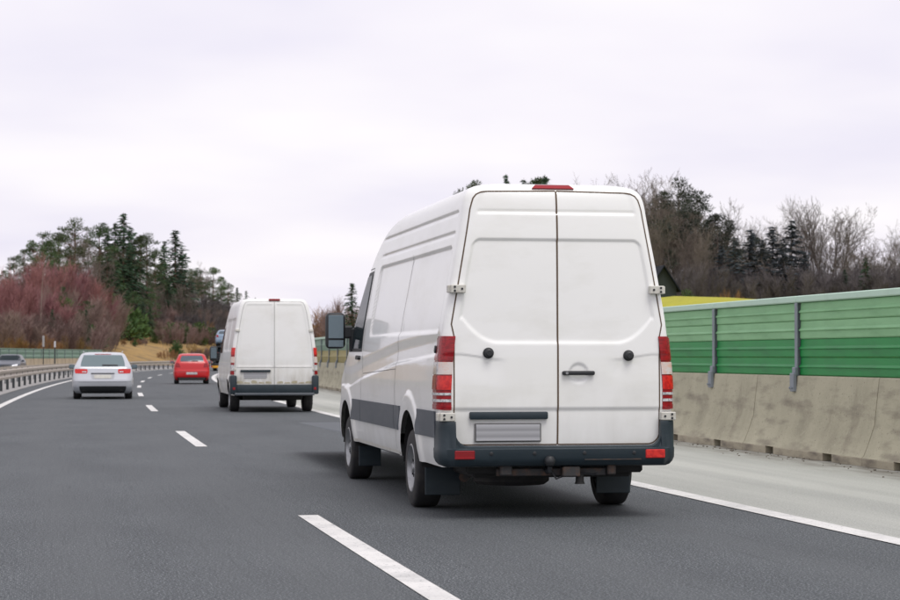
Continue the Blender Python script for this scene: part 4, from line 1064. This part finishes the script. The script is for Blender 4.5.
def leaf_mesh(name, C, D, Ln, Wd, m):
    """narrow needle sprays: centre, direction, length, width"""
    C, D = np.array(C), np.array(D); D /= np.maximum(np.linalg.norm(D, axis=1, keepdims=True), 1e-9)
    r = RNG.normal(size=C.shape); a = np.cross(D, r); a /= np.maximum(np.linalg.norm(a, axis=1, keepdims=True), 1e-9)
    Ln, Wd = np.array(Ln)[:, None], np.array(Wd)[:, None]
    V = np.stack([C - D * Ln / 2, C + a * Wd / 2 - D * Ln * .1, C + D * Ln / 2, C - a * Wd / 2 - D * Ln * .1], 1)
    F = np.arange(len(C) * 4).reshape(-1, 4)
    return raw_mesh(name, V.reshape(-1, 3), F, m)
def rnd(a, b): return random.uniform(a, b)
def perp(d):
    v = Vector((random.gauss(0, 1), random.gauss(0, 1), random.gauss(0, 1))); v = v - d * v.dot(d); return v.normalized()

def bare_tree(seed, spread=1.0, forks=2, twig=.010, fork_at=.35):
    """a leafless broadleaf tree one unit = 1 m, 12 m tall: trunk segments and branch segments"""
    random.seed(seed); trunk, br = [], []
    H = 12.0
    def limb(p, d, ln, r, lev, out):
        n = 5 if lev < 2 else 3 if lev < 4 else 2; q = p.copy(); rr = r
        for i in range(n):
            bend = .10 if lev < 2 else .20
            d = (d + perp(d) * rnd(0, bend) + Vector((0, 0, .10 if lev else .03))).normalized()
            q2 = q + d * ln / n; r2 = max(rr - (r * .72) / n, twig * .7)
            out.append((*q, *q2, rr, r2))
            if lev < 4 and (lev > 0 or i >= 1):
                k = (3 if forks == 1 else 2) if lev == 0 else (2 if i % 2 else 1) if lev == 1 else random.choice((1, 2, 2)) if lev == 2 else random.choice((1, 1, 2))
                for _ in range(k):
                    ang = rnd(25, 55) * spread; c = (d * math.cos(R(ang)) + perp(d) * math.sin(R(ang))); c.z += .15; c.normalize()
                    f = rnd(.35, .65) * (1 - .25 * i / n)
                    limb(q + (q2 - q) * random.random(), c, ln * f, max(r2 * rnd(.38, .6), twig), lev + 1, br)
            q, rr = q2, r2
    base = Vector((0, 0, -.3)); d = Vector((rnd(-.06, .06), rnd(-.06, .06), 1)).normalized()
    if forks == 1: limb(base, d, H * .86, .16, 0, trunk)
    else:
        top = base + d * H * fork_at; trunk.append((*base, *(base + d * .5), .24, .18)); trunk.append((*(base + d * .5), *top, .18, .14))
        for k in range(forks):
            a = 2 * math.pi * k / forks + rnd(0, 1); c = (d + Vector((math.cos(a), math.sin(a), 0)) * rnd(.15, .34) * spread).normalized()
            limb(top - d * rnd(0, 1.0), c, H * (.86 - fork_at) * rnd(.85, 1.1), .11, 0, trunk)
    return trunk, br

def spruce(seed, dens=1.0, low=.08, droop=.25, wid=.19, ragged=.25):
    random.seed(seed); H = 14.0; trunk = [(0, 0, -.3, 0, 0, H * .5, .17, .10), (0, 0, H * .5, 0, 0, H, .10, .012)]; tw = []; C, D, Ln, Wd = [], [], [], []
    z = H * low
    while z < H * .985:
        f = (z / H - low) / (1 - low); rad = H * wid * (1 - f) ** .85 * (.35 + .65 * min(1, f * 6 + .4)) + .12
        for k in range(random.randint(4, 6)):
            if random.random() < .10: continue
            a = rnd(0, 6.283); r = rad * rnd(1 - ragged * 1.6, 1 + ragged * .6); dz = -droop * r + rnd(-.2, .2)
            if f > .75: dz = rnd(-.1, .25) * r
            end = (math.cos(a) * r, math.sin(a) * r, z + dz); trunk.append((0, 0, z, *end, .028, .008))
            n = max(3, int(r * 9 * dens))
            for j in range(n):
                u = (j + random.random()) / n; u = u ** .8; c = (end[0] * u + rnd(-.16, .16), end[1] * u + rnd(-.16, .16), z + dz * u + rnd(-.16, .05))
                b = a + rnd(-1.1, 1.1); C.append(c); D.append((math.cos(b), math.sin(b), rnd(-.6, .1))); Ln.append(rnd(.35, .75)); Wd.append(rnd(.10, .22))
        z += H * rnd(.014, .024)
    return trunk, (C, D, Ln, Wd)

def pine(seed, crown_at=.5, clumps=26, wid=.20):
    random.seed(seed); H = 14.0; segs = []; C, D, Ln, Wd = [], [], [], []
    p = Vector((0, 0, -.3)); d = Vector((0, 0, 1)); r = .16
    for i in range(8):
        q = p + (d + perp(d) * .04).normalized() * H / 8; segs.append((*p, *q, r, r - .015)); p = q; r -= .015
    for k in range(14): 
        z = H * rnd(.22, crown_at); a = rnd(0, 6.28); l = rnd(.3, 1.1); segs.append((0, 0, z, math.cos(a) * l, math.sin(a) * l, z + rnd(-.2, .3), .02, .006))
    for k in range(clumps):
        f = random.random() ** .8; z = H * (crown_at + (1 - crown_at) * f); R_ = H * wid * (math.sin(math.pi * min(1, .22 + .78 * f) ) ** .7 + .12); a = rnd(0, 6.28); l = R_ * rnd(.25, 1.0)
        c = Vector((math.cos(a) * l, math.sin(a) * l, z + rnd(-.3, .3))); segs.append((0, 0, z - l * .45, *c, .05, .014)); cr = rnd(.45, .95)
        for j in range(int(150 * cr)):
            v = Vector((random.gauss(0, 1), random.gauss(0, 1), random.gauss(0, 1))).normalized(); e_ = c + Vector((v.x * cr * 1.15, v.y * cr * 1.15, v.z * cr * .6)) * random.random() ** .45
            C.append(tuple(e_)); D.append((v.x, v.y, v.z + .5)); Ln.append(rnd(.18, .42)); Wd.append(rnd(.05, .12))
    return segs, (C, D, Ln, Wd)

def shrub(seed, n=420, twig=.016):
    """a broad leafless thicket 6 m tall and about 8 m wide: ascending stems with fine twigs"""
    random.seed(seed); stem, tw = [], []
    for k in range(26):
        a, l = rnd(0, 6.28), 3.4 * math.sqrt(random.random()); p = Vector((math.cos(a) * l, math.sin(a) * l, -.4)); lean = Vector((p.x * .09, p.y * .09, 1)).normalized()
        h = 6.0 * rnd(.75, 1.05) * math.sqrt(max(.15, 1 - (l / 4.2) ** 2)); q = p + lean * h * .86; stem.append((*p, *q, .045, .008))
        for j in range(int(n / 7)):
            u = rnd(.1, 1.0) ** .7; s0 = p + (q - p) * u; d = (lean + perp(lean) * rnd(.25, .8)).normalized(); ln = rnd(.45, 1.3) * (1.15 - .4 * u); e1 = s0 + d * ln; tw.append((*s0, *e1, twig, twig * .5))
            for i in range(3):
                v = rnd(.2, .9); s1 = s0 + (e1 - s0) * v; d2 = (d + perp(d) * rnd(.3, .8) + Vector((0, 0, .35))).normalized(); tw.append((*s1, *(s1 + d2 * rnd(.3, .8)), twig * .7, twig * .35))
    return stem, tw

def bushy(seed, n=1500):
    """a low evergreen bush about 4 m tall"""
    random.seed(seed); C, D, Ln, Wd = [], [], [], []; st = []
    for k in range(14):
        a, l = rnd(0, 6.28), rnd(0, 1.3); c = Vector((math.cos(a) * l, math.sin(a) * l, rnd(.7, 3.3) * (1 - l / 3))); cr = rnd(.6, 1.0); st.append((0, 0, -.3, *c, .04, .012))
        for j in range(n // 14):
            v = Vector((random.gauss(0, 1), random.gauss(0, 1), random.gauss(0, 1))).normalized(); e_ = c + v * cr * random.random() ** .4
            C.append(tuple(e_)); D.append((v.x, v.y, v.z + .7)); Ln.append(rnd(.25, .5)); Wd.append(rnd(.08, .18))
    return st, (C, D, Ln, Wd)

M_BARK = mat('grey_bark', (0.13, 0.108, 0.09), 0.9, noise=((3, 3, 0.8), (0.06, 0.05, 0.042), 0.4, 0.7, 'Object', 4), rnd=.25)
M_TWIG = mat('grey_brown_twigs', (0.155, 0.128, 0.110), 0.9, rnd=.3)
M_TWIGB = mat('blue_grey_twigs', (0.105, 0.092, 0.095), 0.9, rnd=.25)
M_TWIGP = mat('purple_red_twigs', (0.26, 0.115, 0.118), 0.9, rnd=.25)
M_TWIGM = mat('mauve_brown_twigs', (0.215, 0.148, 0.13), 0.9, rnd=.25)
M_TWIGO = mat('ochre_twigs', (0.26, 0.15, 0.055), 0.9, rnd=.25)
M_PBARK = mat('reddish_pine_bark', (0.15, 0.095, 0.065), 0.9, noise=((3, 3, 0.8), (0.09, 0.06, 0.045), 0.4, 0.7, 'Object', 4), rnd=.2)
M_SPR = mat('spruce_needles', (0.028, 0.070, 0.034), 0.8, rnd=.3)
M_SPRB = mat('blue_spruce_needles', (0.042, 0.056, 0.066), 0.8, rnd=.25)
M_PIN = mat('pine_needles', (0.058, 0.098, 0.034), 0.8, rnd=.3)
M_PIND = mat('dark_pine_needles', (0.040, 0.050, 0.036), 0.8, rnd=.25)
M_BSH = mat('evergreen_bush', (0.058, 0.105, 0.026), 0.8, rnd=.35)
M_BIRCH = mat('birch_bark', (0.34, 0.30, 0.25), 0.8)

TREES = {}
def proto(kind, i):
    key = (kind, i)
    if key in TREES: return TREES[key]
    if kind == 'bare': a, b = bare_tree(100 + i, 1.0, [1, 2, 3][i % 3]); r = (seg_mesh('trunk', a, M_BARK, 5), seg_mesh('crown', b, M_TWIG), 12.6)
    elif kind == 'barewide': a, b = bare_tree(200 + i, 1.25, 3, fork_at=.22); r = (seg_mesh('trunk', a, M_BARK, 5), seg_mesh('crown', b, M_TWIG), 12.0)
    elif kind == 'baretall': a, b = bare_tree(300 + i, .75, 1 + i % 2, fork_at=.3); r = (seg_mesh('trunk', a, M_BARK, 5), seg_mesh('crown', b, M_TWIG), 12.6)
    elif kind == 'birch': a, b = bare_tree(350 + i, .7, 1); r = (seg_mesh('trunk', a, M_BIRCH, 5), seg_mesh('crown', b[:len(b) // 4], M_TWIGM), 12.6)
    elif kind == 'spruce': a, b = spruce(400 + i, 1.0, .06 + .05 * (i % 3)); r = (seg_mesh('trunk', a, M_PBARK, 5), leaf_mesh('crown', *b, M_SPR), 14.0)
    elif kind == 'thin': a, b = spruce(430 + i, .75, .30, .18, .15, .5); r = (seg_mesh('trunk', a, M_PBARK, 5), leaf_mesh('crown', *b, M_SPR), 14.0)
    elif kind == 'bluespruce': a, b = spruce(460 + i, 1.05, .04, .2, .21, .3); r = (seg_mesh('trunk', a, M_BARK, 5), leaf_mesh('crown', *b, M_SPRB), 14.0)
    elif kind == 'pine': a, b = pine(500 + i, .52 + .08 * (i % 3), 24 + 3 * (i % 4)); r = (seg_mesh('trunk', a, M_PBARK, 6), leaf_mesh('crown', *b, M_PIN), 14.4)
    elif kind == 'darkpine': a, b = pine(500 + i, .40 + .08 * (i % 3), 24 + 3 * (i % 4)); r = (seg_mesh('trunk', a, M_BARK, 6), leaf_mesh('crown', *b, M_PIND), 14.4)
    elif kind == 'pinelow': a, b = pine(540 + i, .22, 44, .24); r = (seg_mesh('trunk', a, M_PBARK, 6), leaf_mesh('crown', *b, M_PIN), 14.4)
    elif kind == 'red': a, b = shrub(600 + i); r = (seg_mesh('stem', a, M_TWIGM, 4), seg_mesh('twigs', b, M_TWIGP), 6.4)
    elif kind == 'mauve': a, b = shrub(630 + i); r = (seg_mesh('stem', a, M_BARK, 4), seg_mesh('twigs', b, M_TWIGM), 6.4)
    elif kind == 'ochre': a, b = shrub(660 + i, 260); r = (seg_mesh('stem', a, M_BARK, 4), seg_mesh('twigs', b, M_TWIGO), 6.4)
    elif kind == 'greybrush': a, b = shrub(690 + i, 380); r = (seg_mesh('stem', a, M_BARK, 4), seg_mesh('twigs', b, M_TWIGB), 6.4)
    elif kind == 'bush': a, b = bushy(700 + i); r = (seg_mesh('stem', a, M_BARK, 4), leaf_mesh('foliage', *b, M_BSH), 3.9)
    r = (r[0], r[1], max(max(v.co.z for v in r[0].vertices), float(np.quantile([v.co.z for v in r[1].vertices], .997)))); TREES[key] = r; return r
NAMES = {'bare': 'bare_tree', 'barewide': 'bare_tree', 'baretall': 'bare_tree', 'birch': 'birch_tree', 'spruce': 'spruce_tree', 'thin': 'spruce_tree', 'bluespruce': 'spruce_tree', 'pine': 'pine_tree', 'darkpine': 'pine_tree',
         'pinelow': 'pine_tree', 'red': 'red_thicket', 'mauve': 'mauve_thicket', 'ochre': 'ochre_thicket', 'greybrush': 'grey_thicket', 'bush': 'evergreen_bush'}
LOOK = {'bare': 'leafless grey-brown tree', 'barewide': 'leafless tree with spreading crown', 'baretall': 'leafless tree with upright branches', 'birch': 'slim pale birch', 'spruce': 'dark green spruce',
        'thin': 'ragged spruce on a bare stem', 'bluespruce': 'dense blue-grey spruce', 'pine': 'tufted pine on a bare trunk', 'darkpine': 'dark brownish pine', 'pinelow': 'bushy green pine', 'red': 'purple-red leafless thicket',
        'mauve': 'mauve-brown leafless thicket', 'ochre': 'ochre leafless scrub', 'greybrush': 'grey leafless undergrowth', 'bush': 'low bright green bush'}
PLANTED = []
def plant(px, d, top, kind, i, where, wide=1.0):
    """stand a tree on the terrain at distance d, tall enough to reach picture row `top`"""
    x, y = ground_at(px, d); s, t = road_inv(x, y); z = float(terrain_z(s, t)); H = CAMH + (YH - top) * d / FPX - z
    if H < 1.2: H = 1.2
    PLANTED.append((px, d, x, y, z, H, kind, i, where, wide))
def plant_h(px, d, H, kind, i, where, wide=1.0):
    x, y = ground_at(px, d); s, t = road_inv(x, y); PLANTED.append((px, d, x, y, float(terrain_z(s, t)), H, kind, i, where, wide))
def grow():
    from collections import defaultdict
    groups = defaultdict(list)
    for p in PLANTED: groups[(p[8], p[6])].append(p)
    def nth(n): return {1: '1st', 2: '2nd', 3: '3rd'}.get(n if n < 20 else n % 10 if n % 100 not in (11, 12, 13) else 0, '%dth' % n).replace('1st', '%dst' % n).replace('2nd', '%dnd' % n).replace('3rd', '%drd' % n)
    for (where, kind), lst in groups.items():
        lst.sort(key=lambda p: p[0])
        for n, (px, d, x, y, z, H, kind, i, where, wide) in enumerate(lst, 1):
            a, b, h0 = proto(kind, i)
            o = empty(NAMES[kind], (x, y, z - .05), random.uniform(0, 6.28)); k = H / h0; kw = k * wide; o.scale = (kw, kw, k)
            pos = '' if len(lst) == 1 else ', ' + nth(n) + ' such from the left'
            tag(o, LOOK[kind] + ' ' + where + pos, 'bush' if 'thicket' in NAMES[kind] or kind == 'bush' else 'tree', LOOK[kind] + 's ' + where)
            link(a.name.split('.')[0], a, o); link(b.name.split('.')[0], b, o)
LH, RH = 'on the left hillside', 'on the right ridge'
BH = 'behind the large van'
rg = random.Random(5)
# left wooded hill: named skyline trees (column, distance, top row, kind)
for q in [(4, 340, 270, 'pinelow', 0, 1), (14, 345, 256, 'pinelow', 1, 1), (24, 350, 249, 'pinelow', 0, 1), (34, 350, 240, 'pine', 1, 1.1), (42, 355, 232, 'pinelow', 1, .9), (50, 360, 240, 'pine', 2, 1.1), (58, 365, 232, 'pine', 3, 1.1), (67, 370, 236, 'bare', 0, 1),
          (74, 372, 218, 'pine', 0, 1.1), (82, 375, 230, 'barewide', 0, 1), (90, 378, 230, 'barewide', 1, 1), (99, 385, 223, 'pine', 1, 1.2), (107, 390, 226, 'spruce', 1, 1.3), (115, 395, 222, 'spruce', 0, 1.4), (123, 398, 212, 'spruce', 2, 1.35),
          (131, 405, 226, 'spruce', 1, 1.4), (139, 405, 235, 'pine', 2, 1), (146, 408, 233, 'pine', 0, 1), (155, 415, 250, 'pine', 3, 1), (164, 420, 240, 'spruce', 0, 1.2), (175, 425, 229, 'thin', 0, 1.7), (182, 428, 248, 'spruce', 1, 1.3), (189, 430, 262, 'bare', 3, .9),
          (197, 440, 268, 'pine', 1, 1), (206, 445, 262, 'bare', 4, .9), (213, 448, 267, 'pine', 3, 1.1), (221, 455, 277, 'pinelow', 0, .9), (229, 462, 283, 'pine', 1, 1.1), (237, 468, 287, 'thin', 0, 1.2), (246, 475, 290, 'thin', 1, 1.2), (255, 480, 297, 'spruce', 2, 1)]:
    plant(*q[:5], LH, q[5])
for k in range(34):                       # the wood behind and between them
    px = 52 + k * 6.1 + rg.uniform(-2, 2); top = np.interp(px, [0, 45, 75, 120, 150, 180, 215, 250], [275, 246, 244, 240, 258, 262, 282, 300]) + rg.uniform(4, 22)
    plant(px, 372 + px * .42 + rg.uniform(-6, 22), top, rg.choice(['bare', 'bare', 'baretall', 'pine', 'bare', 'spruce']), rg.randint(0, 3), LH, rg.uniform(.9, 1.15))
for k in range(14):                       # dark trunks and lower bare trees at the wood's edge
    px = 150 + k * 7.5; plant(px, 385 + k * 4 + rg.uniform(0, 10), np.interp(px, [150, 250], [268, 305]) + rg.uniform(0, 20), rg.choice(['baretall', 'bare', 'bare']), rg.randint(0, 3), LH, .9)
# thickets in front
for q in [(-6, 262, 283, 'red', 0, 1), (8, 266, 281, 'red', 1, 1.1), (20, 270, 286, 'red', 2, 1.1), (33, 274, 294, 'red', 0, 1), (44, 300, 258, 'red', 1, 1), (30, 305, 268, 'mauve', 0, 1), (56, 305, 264, 'red', 2, 1), (68, 310, 272, 'red', 0, .9), (80, 318, 283, 'mauve', 1, 1), (92, 330, 296, 'mauve', 2, .9), (62, 290, 288, 'mauve', 0, 1),
          (-2, 250, 308, 'mauve', 1, 1.2), (12, 253, 312, 'mauve', 2, 1.2), (26, 256, 314, 'mauve', 0, 1.2), (42, 262, 312, 'mauve', 1, 1.2), (58, 268, 308, 'mauve', 2, 1.2), (72, 275, 310, 'mauve', 0, 1.1), (86, 290, 314, 'mauve', 1, 1), (98, 312, 312, 'mauve', 2, .8), (112, 318, 336, 'mauve', 0, .8),
          (34, 248, 334, 'ochre', 0, 1.2), (64, 260, 335, 'ochre', 1, 1.2), (4, 246, 332, 'ochre', 1, 1.2), (120, 330, 341, 'ochre', 0, 1.1), (136, 345, 346, 'ochre', 1, 1), (176, 378, 333, 'ochre', 0, 1), (170, 372, 346, 'mauve', 2, 1), (196, 395, 330, 'mauve', 1, 1), (212, 400, 332, 'mauve', 0, 1), (224, 405, 328, 'mauve', 2, 1), (143, 352, 341, 'mauve', 0, 1), (236, 420, 326, 'mauve', 1, 1), (156, 385, 320, 'mauve', 1, .9), (185, 400, 310, 'greybrush', 0, 1), (204, 410, 312, 'greybrush', 1, 1), (168, 398, 312, 'greybrush', 1, 1), (222, 425, 315, 'greybrush', 0, 1)]:
    plant(*q[:5], LH, q[5])
for q in [(86, 280, 309, 'spruce', 0, 1.2), (93, 283, 325, 'bush', 0, 1), (64, 284, 298, 'bush', 1, 1.1), (52, 264, 325, 'bush', 2, .7), (108, 340, 300, 'bush', 0, 1.2), (118, 350, 305, 'bush', 1, 1.2), (130, 362, 308, 'bush', 2, 1.3), (142, 368, 316, 'bush', 0, 1.2), (150, 372, 304, 'spruce', 1, 1.3), (157, 366, 330, 'bush', 1, 1.1), (164, 374, 343, 'bush', 2, .9), (183, 385, 334, 'bush', 0, 1.2), (192, 388, 332, 'bush', 1, 1.3), (203, 392, 335, 'bush', 2, 1.2), (135, 338, 346, 'bush', 1, .8), (213, 398, 343, 'bush', 0, 1.2)]:
    plant(*q[:5], LH, q[5])
for k in range(16):                       # brush at the foot of the wood
    px = 150 + k * 6.2 + rg.uniform(-1.5, 1.5); plant_h(px, 396 + k * 3.4 + rg.uniform(-4, 8), rg.uniform(3.6, 5.6), rg.choice(['mauve', 'greybrush', 'mauve']), rg.randint(0, 2) if False else rg.randint(0, 1), LH, 1.15)
for k in range(12):
    px = 146 + k * 8 + rg.uniform(-2, 2); plant_h(px, 380 + k * 3.5 + rg.uniform(-4, 4), rg.uniform(2.2, 3.6), rg.choice(['bush', 'bush', 'mauve', 'ochre']), rg.randint(0, 1), LH, 1.2)
for q in [(86, 292, 7.5, 'pinelow', 0, 1.3), (112, 352, 8.0, 'pinelow', 1, 1.3), (124, 362, 7.0, 'spruce', 0, 1.5), (133, 368, 8.5, 'pinelow', 0, 1.3), (143, 376, 6.5, 'spruce', 2, 1.6), (151, 380, 9.0, 'pinelow', 1, 1.1), (102, 338, 6.5, 'pinelow', 1, 1.2), (62, 290, 9.0, 'pinelow', 0, .7), (52, 262, 6.5, 'spruce', 1, 1.0)]:
    plant_h(*q[:5], LH, q[5])
for k in range(18):                       # extra dark conifers inside the wood
    px = 100 + k * 8 + rg.uniform(-3, 3); plant(px, 400 + px * .35 + rg.uniform(0, 25), np.interp(px, [95, 123, 150, 178, 215, 250], [240, 232, 256, 252, 282, 298]) + rg.uniform(2, 20), rg.choice(['spruce', 'pinelow', 'spruce', 'pine']), rg.randint(0, 1), LH, 1.25)
for k in range(14):                       # brush on the lower slope, right part
    px = 172 + k * 4.8 + rg.uniform(-1.5, 1.5); plant_h(px, 366 + k * 3 + rg.uniform(-3, 6), rg.uniform(2.6, 4.2), rg.choice(['mauve', 'bush', 'mauve', 'bush', 'greybrush']), rg.randint(0, 1), LH, 1.2)
plant(39.5, 258, 268, 'birch', 0, LH, .32); plant(163, 355, 334, 'birch', 0, LH, .6)
for k in range(26):                       # dense fill low in the wood, right part of the hill
    px = 158 + k * 3.9 + rg.uniform(-2, 2); plant(px, 408 + k * 2.6 + rg.uniform(0, 20), np.interp(px, [155, 180, 215, 255], [278, 278, 296, 308]) + rg.uniform(0, 22), rg.choice(['spruce', 'bare', 'pinelow', 'greybrush', 'spruce', 'bare']), rg.randint(0, 1), LH, 1.45)
for k in range(20):                       # and between the thickets and the skyline
    px = 50 + k * 5.4 + rg.uniform(-2, 2); plant(px, 345 + k * 4, np.interp(px, [50, 75, 120, 160], [262, 262, 268, 284]) + rg.uniform(0, 22), rg.choice(['bare', 'pinelow', 'pinelow', 'bare', 'spruce']), rg.randint(0, 1), LH, 1.3)
for s_ in frange(322, 440, 5.5):          # low growth along the foot of the slope
    t_ = -rg.uniform(22.6, 26.5); x_, y_, _h = road(s_, t_); px = 450 + FPX * x_ / y_
    if 166 < px < 250: plant_h(px, y_, rg.uniform(1.6, 3.0), rg.choice(['bush', 'mauve', 'bush', 'mauve', 'ochre']), rg.randint(0, 1), LH, 1.25)
FL = "reflected in the van's side"
for k in range(30):                       # the hillside trees go on beside the road
    s_ = rg.uniform(62, 225); t_ = -rg.uniform(24, 46); x_, y_, _h = road(s_, t_)
    if 450 + FPX * x_ / y_ > -25: continue
    PLANTED.append((450 + FPX * x_ / y_, y_, x_, y_, float(terrain_z(s_, t_)), rg.uniform(9, 15), rg.choice(['spruce', 'pinelow', 'bare', 'barewide']), rg.randint(0, 1), FL, 1.3))
# right ridge
for q in [(590, 175, 182, 'bare', 0, 1), (603, 172, 180, 'barewide', 0, .9), (616, 176, 181, 'bare', 1, 1), (628, 170, 178, 'baretall', 0, 1), (641, 174, 173, 'bare', 2, 1), (655, 168, 172, 'baretall', 1, 1.1), (668, 172, 176, 'bare', 3, 1), (678, 158, 177, 'darkpine', 0, 1.0), (688, 165, 186, 'bare', 4, 1), (696, 160, 190, 'darkpine', 1, 1.1), (708, 170, 200, 'bare', 5, 1), (717, 158, 213, 'darkpine', 2, 1.1),
          (728, 162, 220, 'darkpine', 1, 1.1), (738, 172, 216, 'bare', 0, 1), (751, 160, 228, 'bluespruce', 0, 1.6), (748, 178, 215, 'barewide', 1, .9), (763, 176, 220, 'bare', 2, .9), (773, 158, 225, 'bluespruce', 1, 1.7), (785, 178, 214, 'bare', 4, .9), (792, 156, 218, 'bluespruce', 0, 1.6), (800, 165, 204, 'baretall', 2, 1), (811, 160, 199, 'baretall', 0, 1.1), (820, 164, 202, 'bare', 0, 1), (829, 158, 197, 'baretall', 3, 1.2), (839, 164, 206, 'barewide', 1, .9), (850, 172, 222, 'bare', 2, 1), (861, 168, 218, 'barewide', 0, 1), (875, 162, 226, 'barewide', 2, 1.15), (888, 168, 232, 'barewide', 1, 1.1), (901, 164, 236, 'bare', 4, 1.1), (912, 168, 232, 'barewide', 0, 1),
          (866, 148, 256, 'spruce', 1, 1.2), (845, 150, 268, 'spruce', 0, 1.2), (735, 150, 236, 'bluespruce', 1, 1.6), (762, 150, 238, 'bluespruce', 0, 1.7), (784, 150, 240, 'bluespruce', 1, 1.7), (805, 152, 250, 'bluespruce', 0, 1.6), (722, 152, 244, 'bluespruce', 0, 1.5)]:
    plant(*q[:5], RH, q[5])
for k in range(26):                       # second row of stems and undergrowth along the ridge
    px = 640 + k * 5.6 + rg.uniform(-2, 2); plant(px, rg.uniform(150, 185), np.interp(px, [640, 680, 720, 790], [205, 200, 228, 240]) + rg.uniform(-6, 22), rg.choice(['baretall', 'bare', 'darkpine', 'baretall']), rg.randint(0, 3), RH, .9)
for k in range(34):
    px = 634 + k * 8.4 + rg.uniform(-2, 2); plant(px, rg.uniform(146, 165), rg.uniform(262, 280), rg.choice(['greybrush', 'greybrush', 'greybrush']), rg.randint(0, 1), RH, rg.uniform(.9, 1.3))
for q in [(687, 143, 289, 'bush', 0, 1), (728, 140, 289, 'ochre', 0, .7)]:
    plant(*q[:5], RH, q[5])
for k in range(24):                       # tall thin stems close together beside the van
    px = 634 + k * 4.4 + rg.uniform(-1.5, 1.5); plant(px, rg.uniform(160, 192), np.interp(px, [634, 670, 700, 740], [186, 180, 205, 232]) + rg.uniform(0, 22), rg.choice(['baretall', 'bare', 'baretall', 'darkpine']), rg.randint(0, 3), RH, .85)
for q in [(471, 190, 180, 'pine', 1, 1), (506, 195, 173, 'spruce', 0, .9), (524, 198, 177, 'spruce', 1, 1), (536, 196, 177, 'pine', 2, 1), (545, 194, 173, 'spruce', 2, .9), (577, 190, 182, 'bare', 0, 1), (352, 240, 282, 'thin', 0, 1.4), (340, 262, 309, 'ochre', 0, 1.2), (328, 266, 308, 'mauve', 0, 1.2), (358, 255, 300, 'mauve', 1, 1)]:
    plant(*q[:5], BH, q[5])
grow()

# ------------------------------------------------------------------ dark hut on the meadow, sign posts, loose stones
hx, hy = ground_at(658.5, 133); hs, ht = road_inv(hx, hy); hz = float(terrain_z(hs, ht))
hut = empty('wooden_hut', (hx, hy, hz), R(8)); hut.scale = (1.0, 1.2, 1.22); tag(hut, 'small hut with a steep dark roof at the meadow edge beside the van', 'hut')
M_HUT = mat('dark_timber', (0.02, 0.028, 0.03), 0.85); M_ROOF = mat('dark_slate_roof', (0.007, 0.011, 0.018), 0.8, spec=.2)
MB().box((0, 0, .5), (1.7, 2.2, 1.2)).build('wall', M_HUT, hut)
for sg in (-1, 1):
    a = math.atan2(1.15, 1.0)
    MB().box((sg * .5, 0, 1.62), (1.62, 2.7, .06), rot=(sg * a, 'Y')).build('roof', M_ROOF, hut) if False else MB().add([(0, -1.35, 2.15), (0, 1.35, 2.15), (sg * 1.12, 1.35, .78), (sg * 1.12, -1.35, .78), (0, -1.35, 2.08), (0, 1.35, 2.08), (sg * 1.06, 1.35, .75), (sg * 1.06, -1.35, .75)],
        [(0, 1, 2, 3), (4, 5, 6, 7), (0, 1, 5, 4), (1, 2, 6, 5), (2, 3, 7, 6), (3, 0, 4, 7)]).build('roof', M_ROOF, hut)
MB().add([(-.85, -1.1, 1.1), (.85, -1.1, 1.1), (0, -1.1, 2.05), (-.85, 1.1, 1.1), (.85, 1.1, 1.1), (0, 1.1, 2.05)], [(0, 1, 2), (3, 4, 5), (0, 1, 4, 3), (1, 2, 5, 4), (2, 0, 3, 5)]).build('gable', M_HUT, hut)
M_SIGNB = mat('sign_back_grey', (0.34, 0.33, 0.33), 0.5)
for px, d, h, w, hp, lab in ((43.5, 214, 3.45, .22, 1.15, 'taller road sign seen edge-on beside the distant green barrier'), (55, 150, 2.42, .13, .45, 'shorter white-topped marker post rising behind the guardrails')):
    x, y = ground_at(px, d); r_ = empty('road_sign', (x, y, 0), R(12)); tag(r_, lab, 'sign')
    MB().tube([(0, 0, -.1), (0, 0, h - .05)], .05, 8).build('pole', M_RPOST, r_)
    MB().box((0, -.05, h - hp / 2), (w, .05, hp), .01).build('sign_plate', M_SIGNB if px < 50 else M_CLEAR, r_)
stones = MB(); rs = random.Random(3)
for k in range(260):
    s = rs.uniform(18, 60); t = 7.46 - abs(rs.gauss(0, .22)); x, y, _ = road(s, t); q = rs.uniform(.008, .026)
    if t < 6.2: continue
    stones.box((x, y, .004 + q * .35), (q * rs.uniform(.8, 1.8), q, q * .8), q * .2, rot=(rs.uniform(0, 3), 'Z'))
tag(stones.build('road_grit', mat('grit', (0.16, 0.14, 0.11), .9)), 'dark grit and small stones along the foot of the concrete barrier', 'grit', kind='stuff')
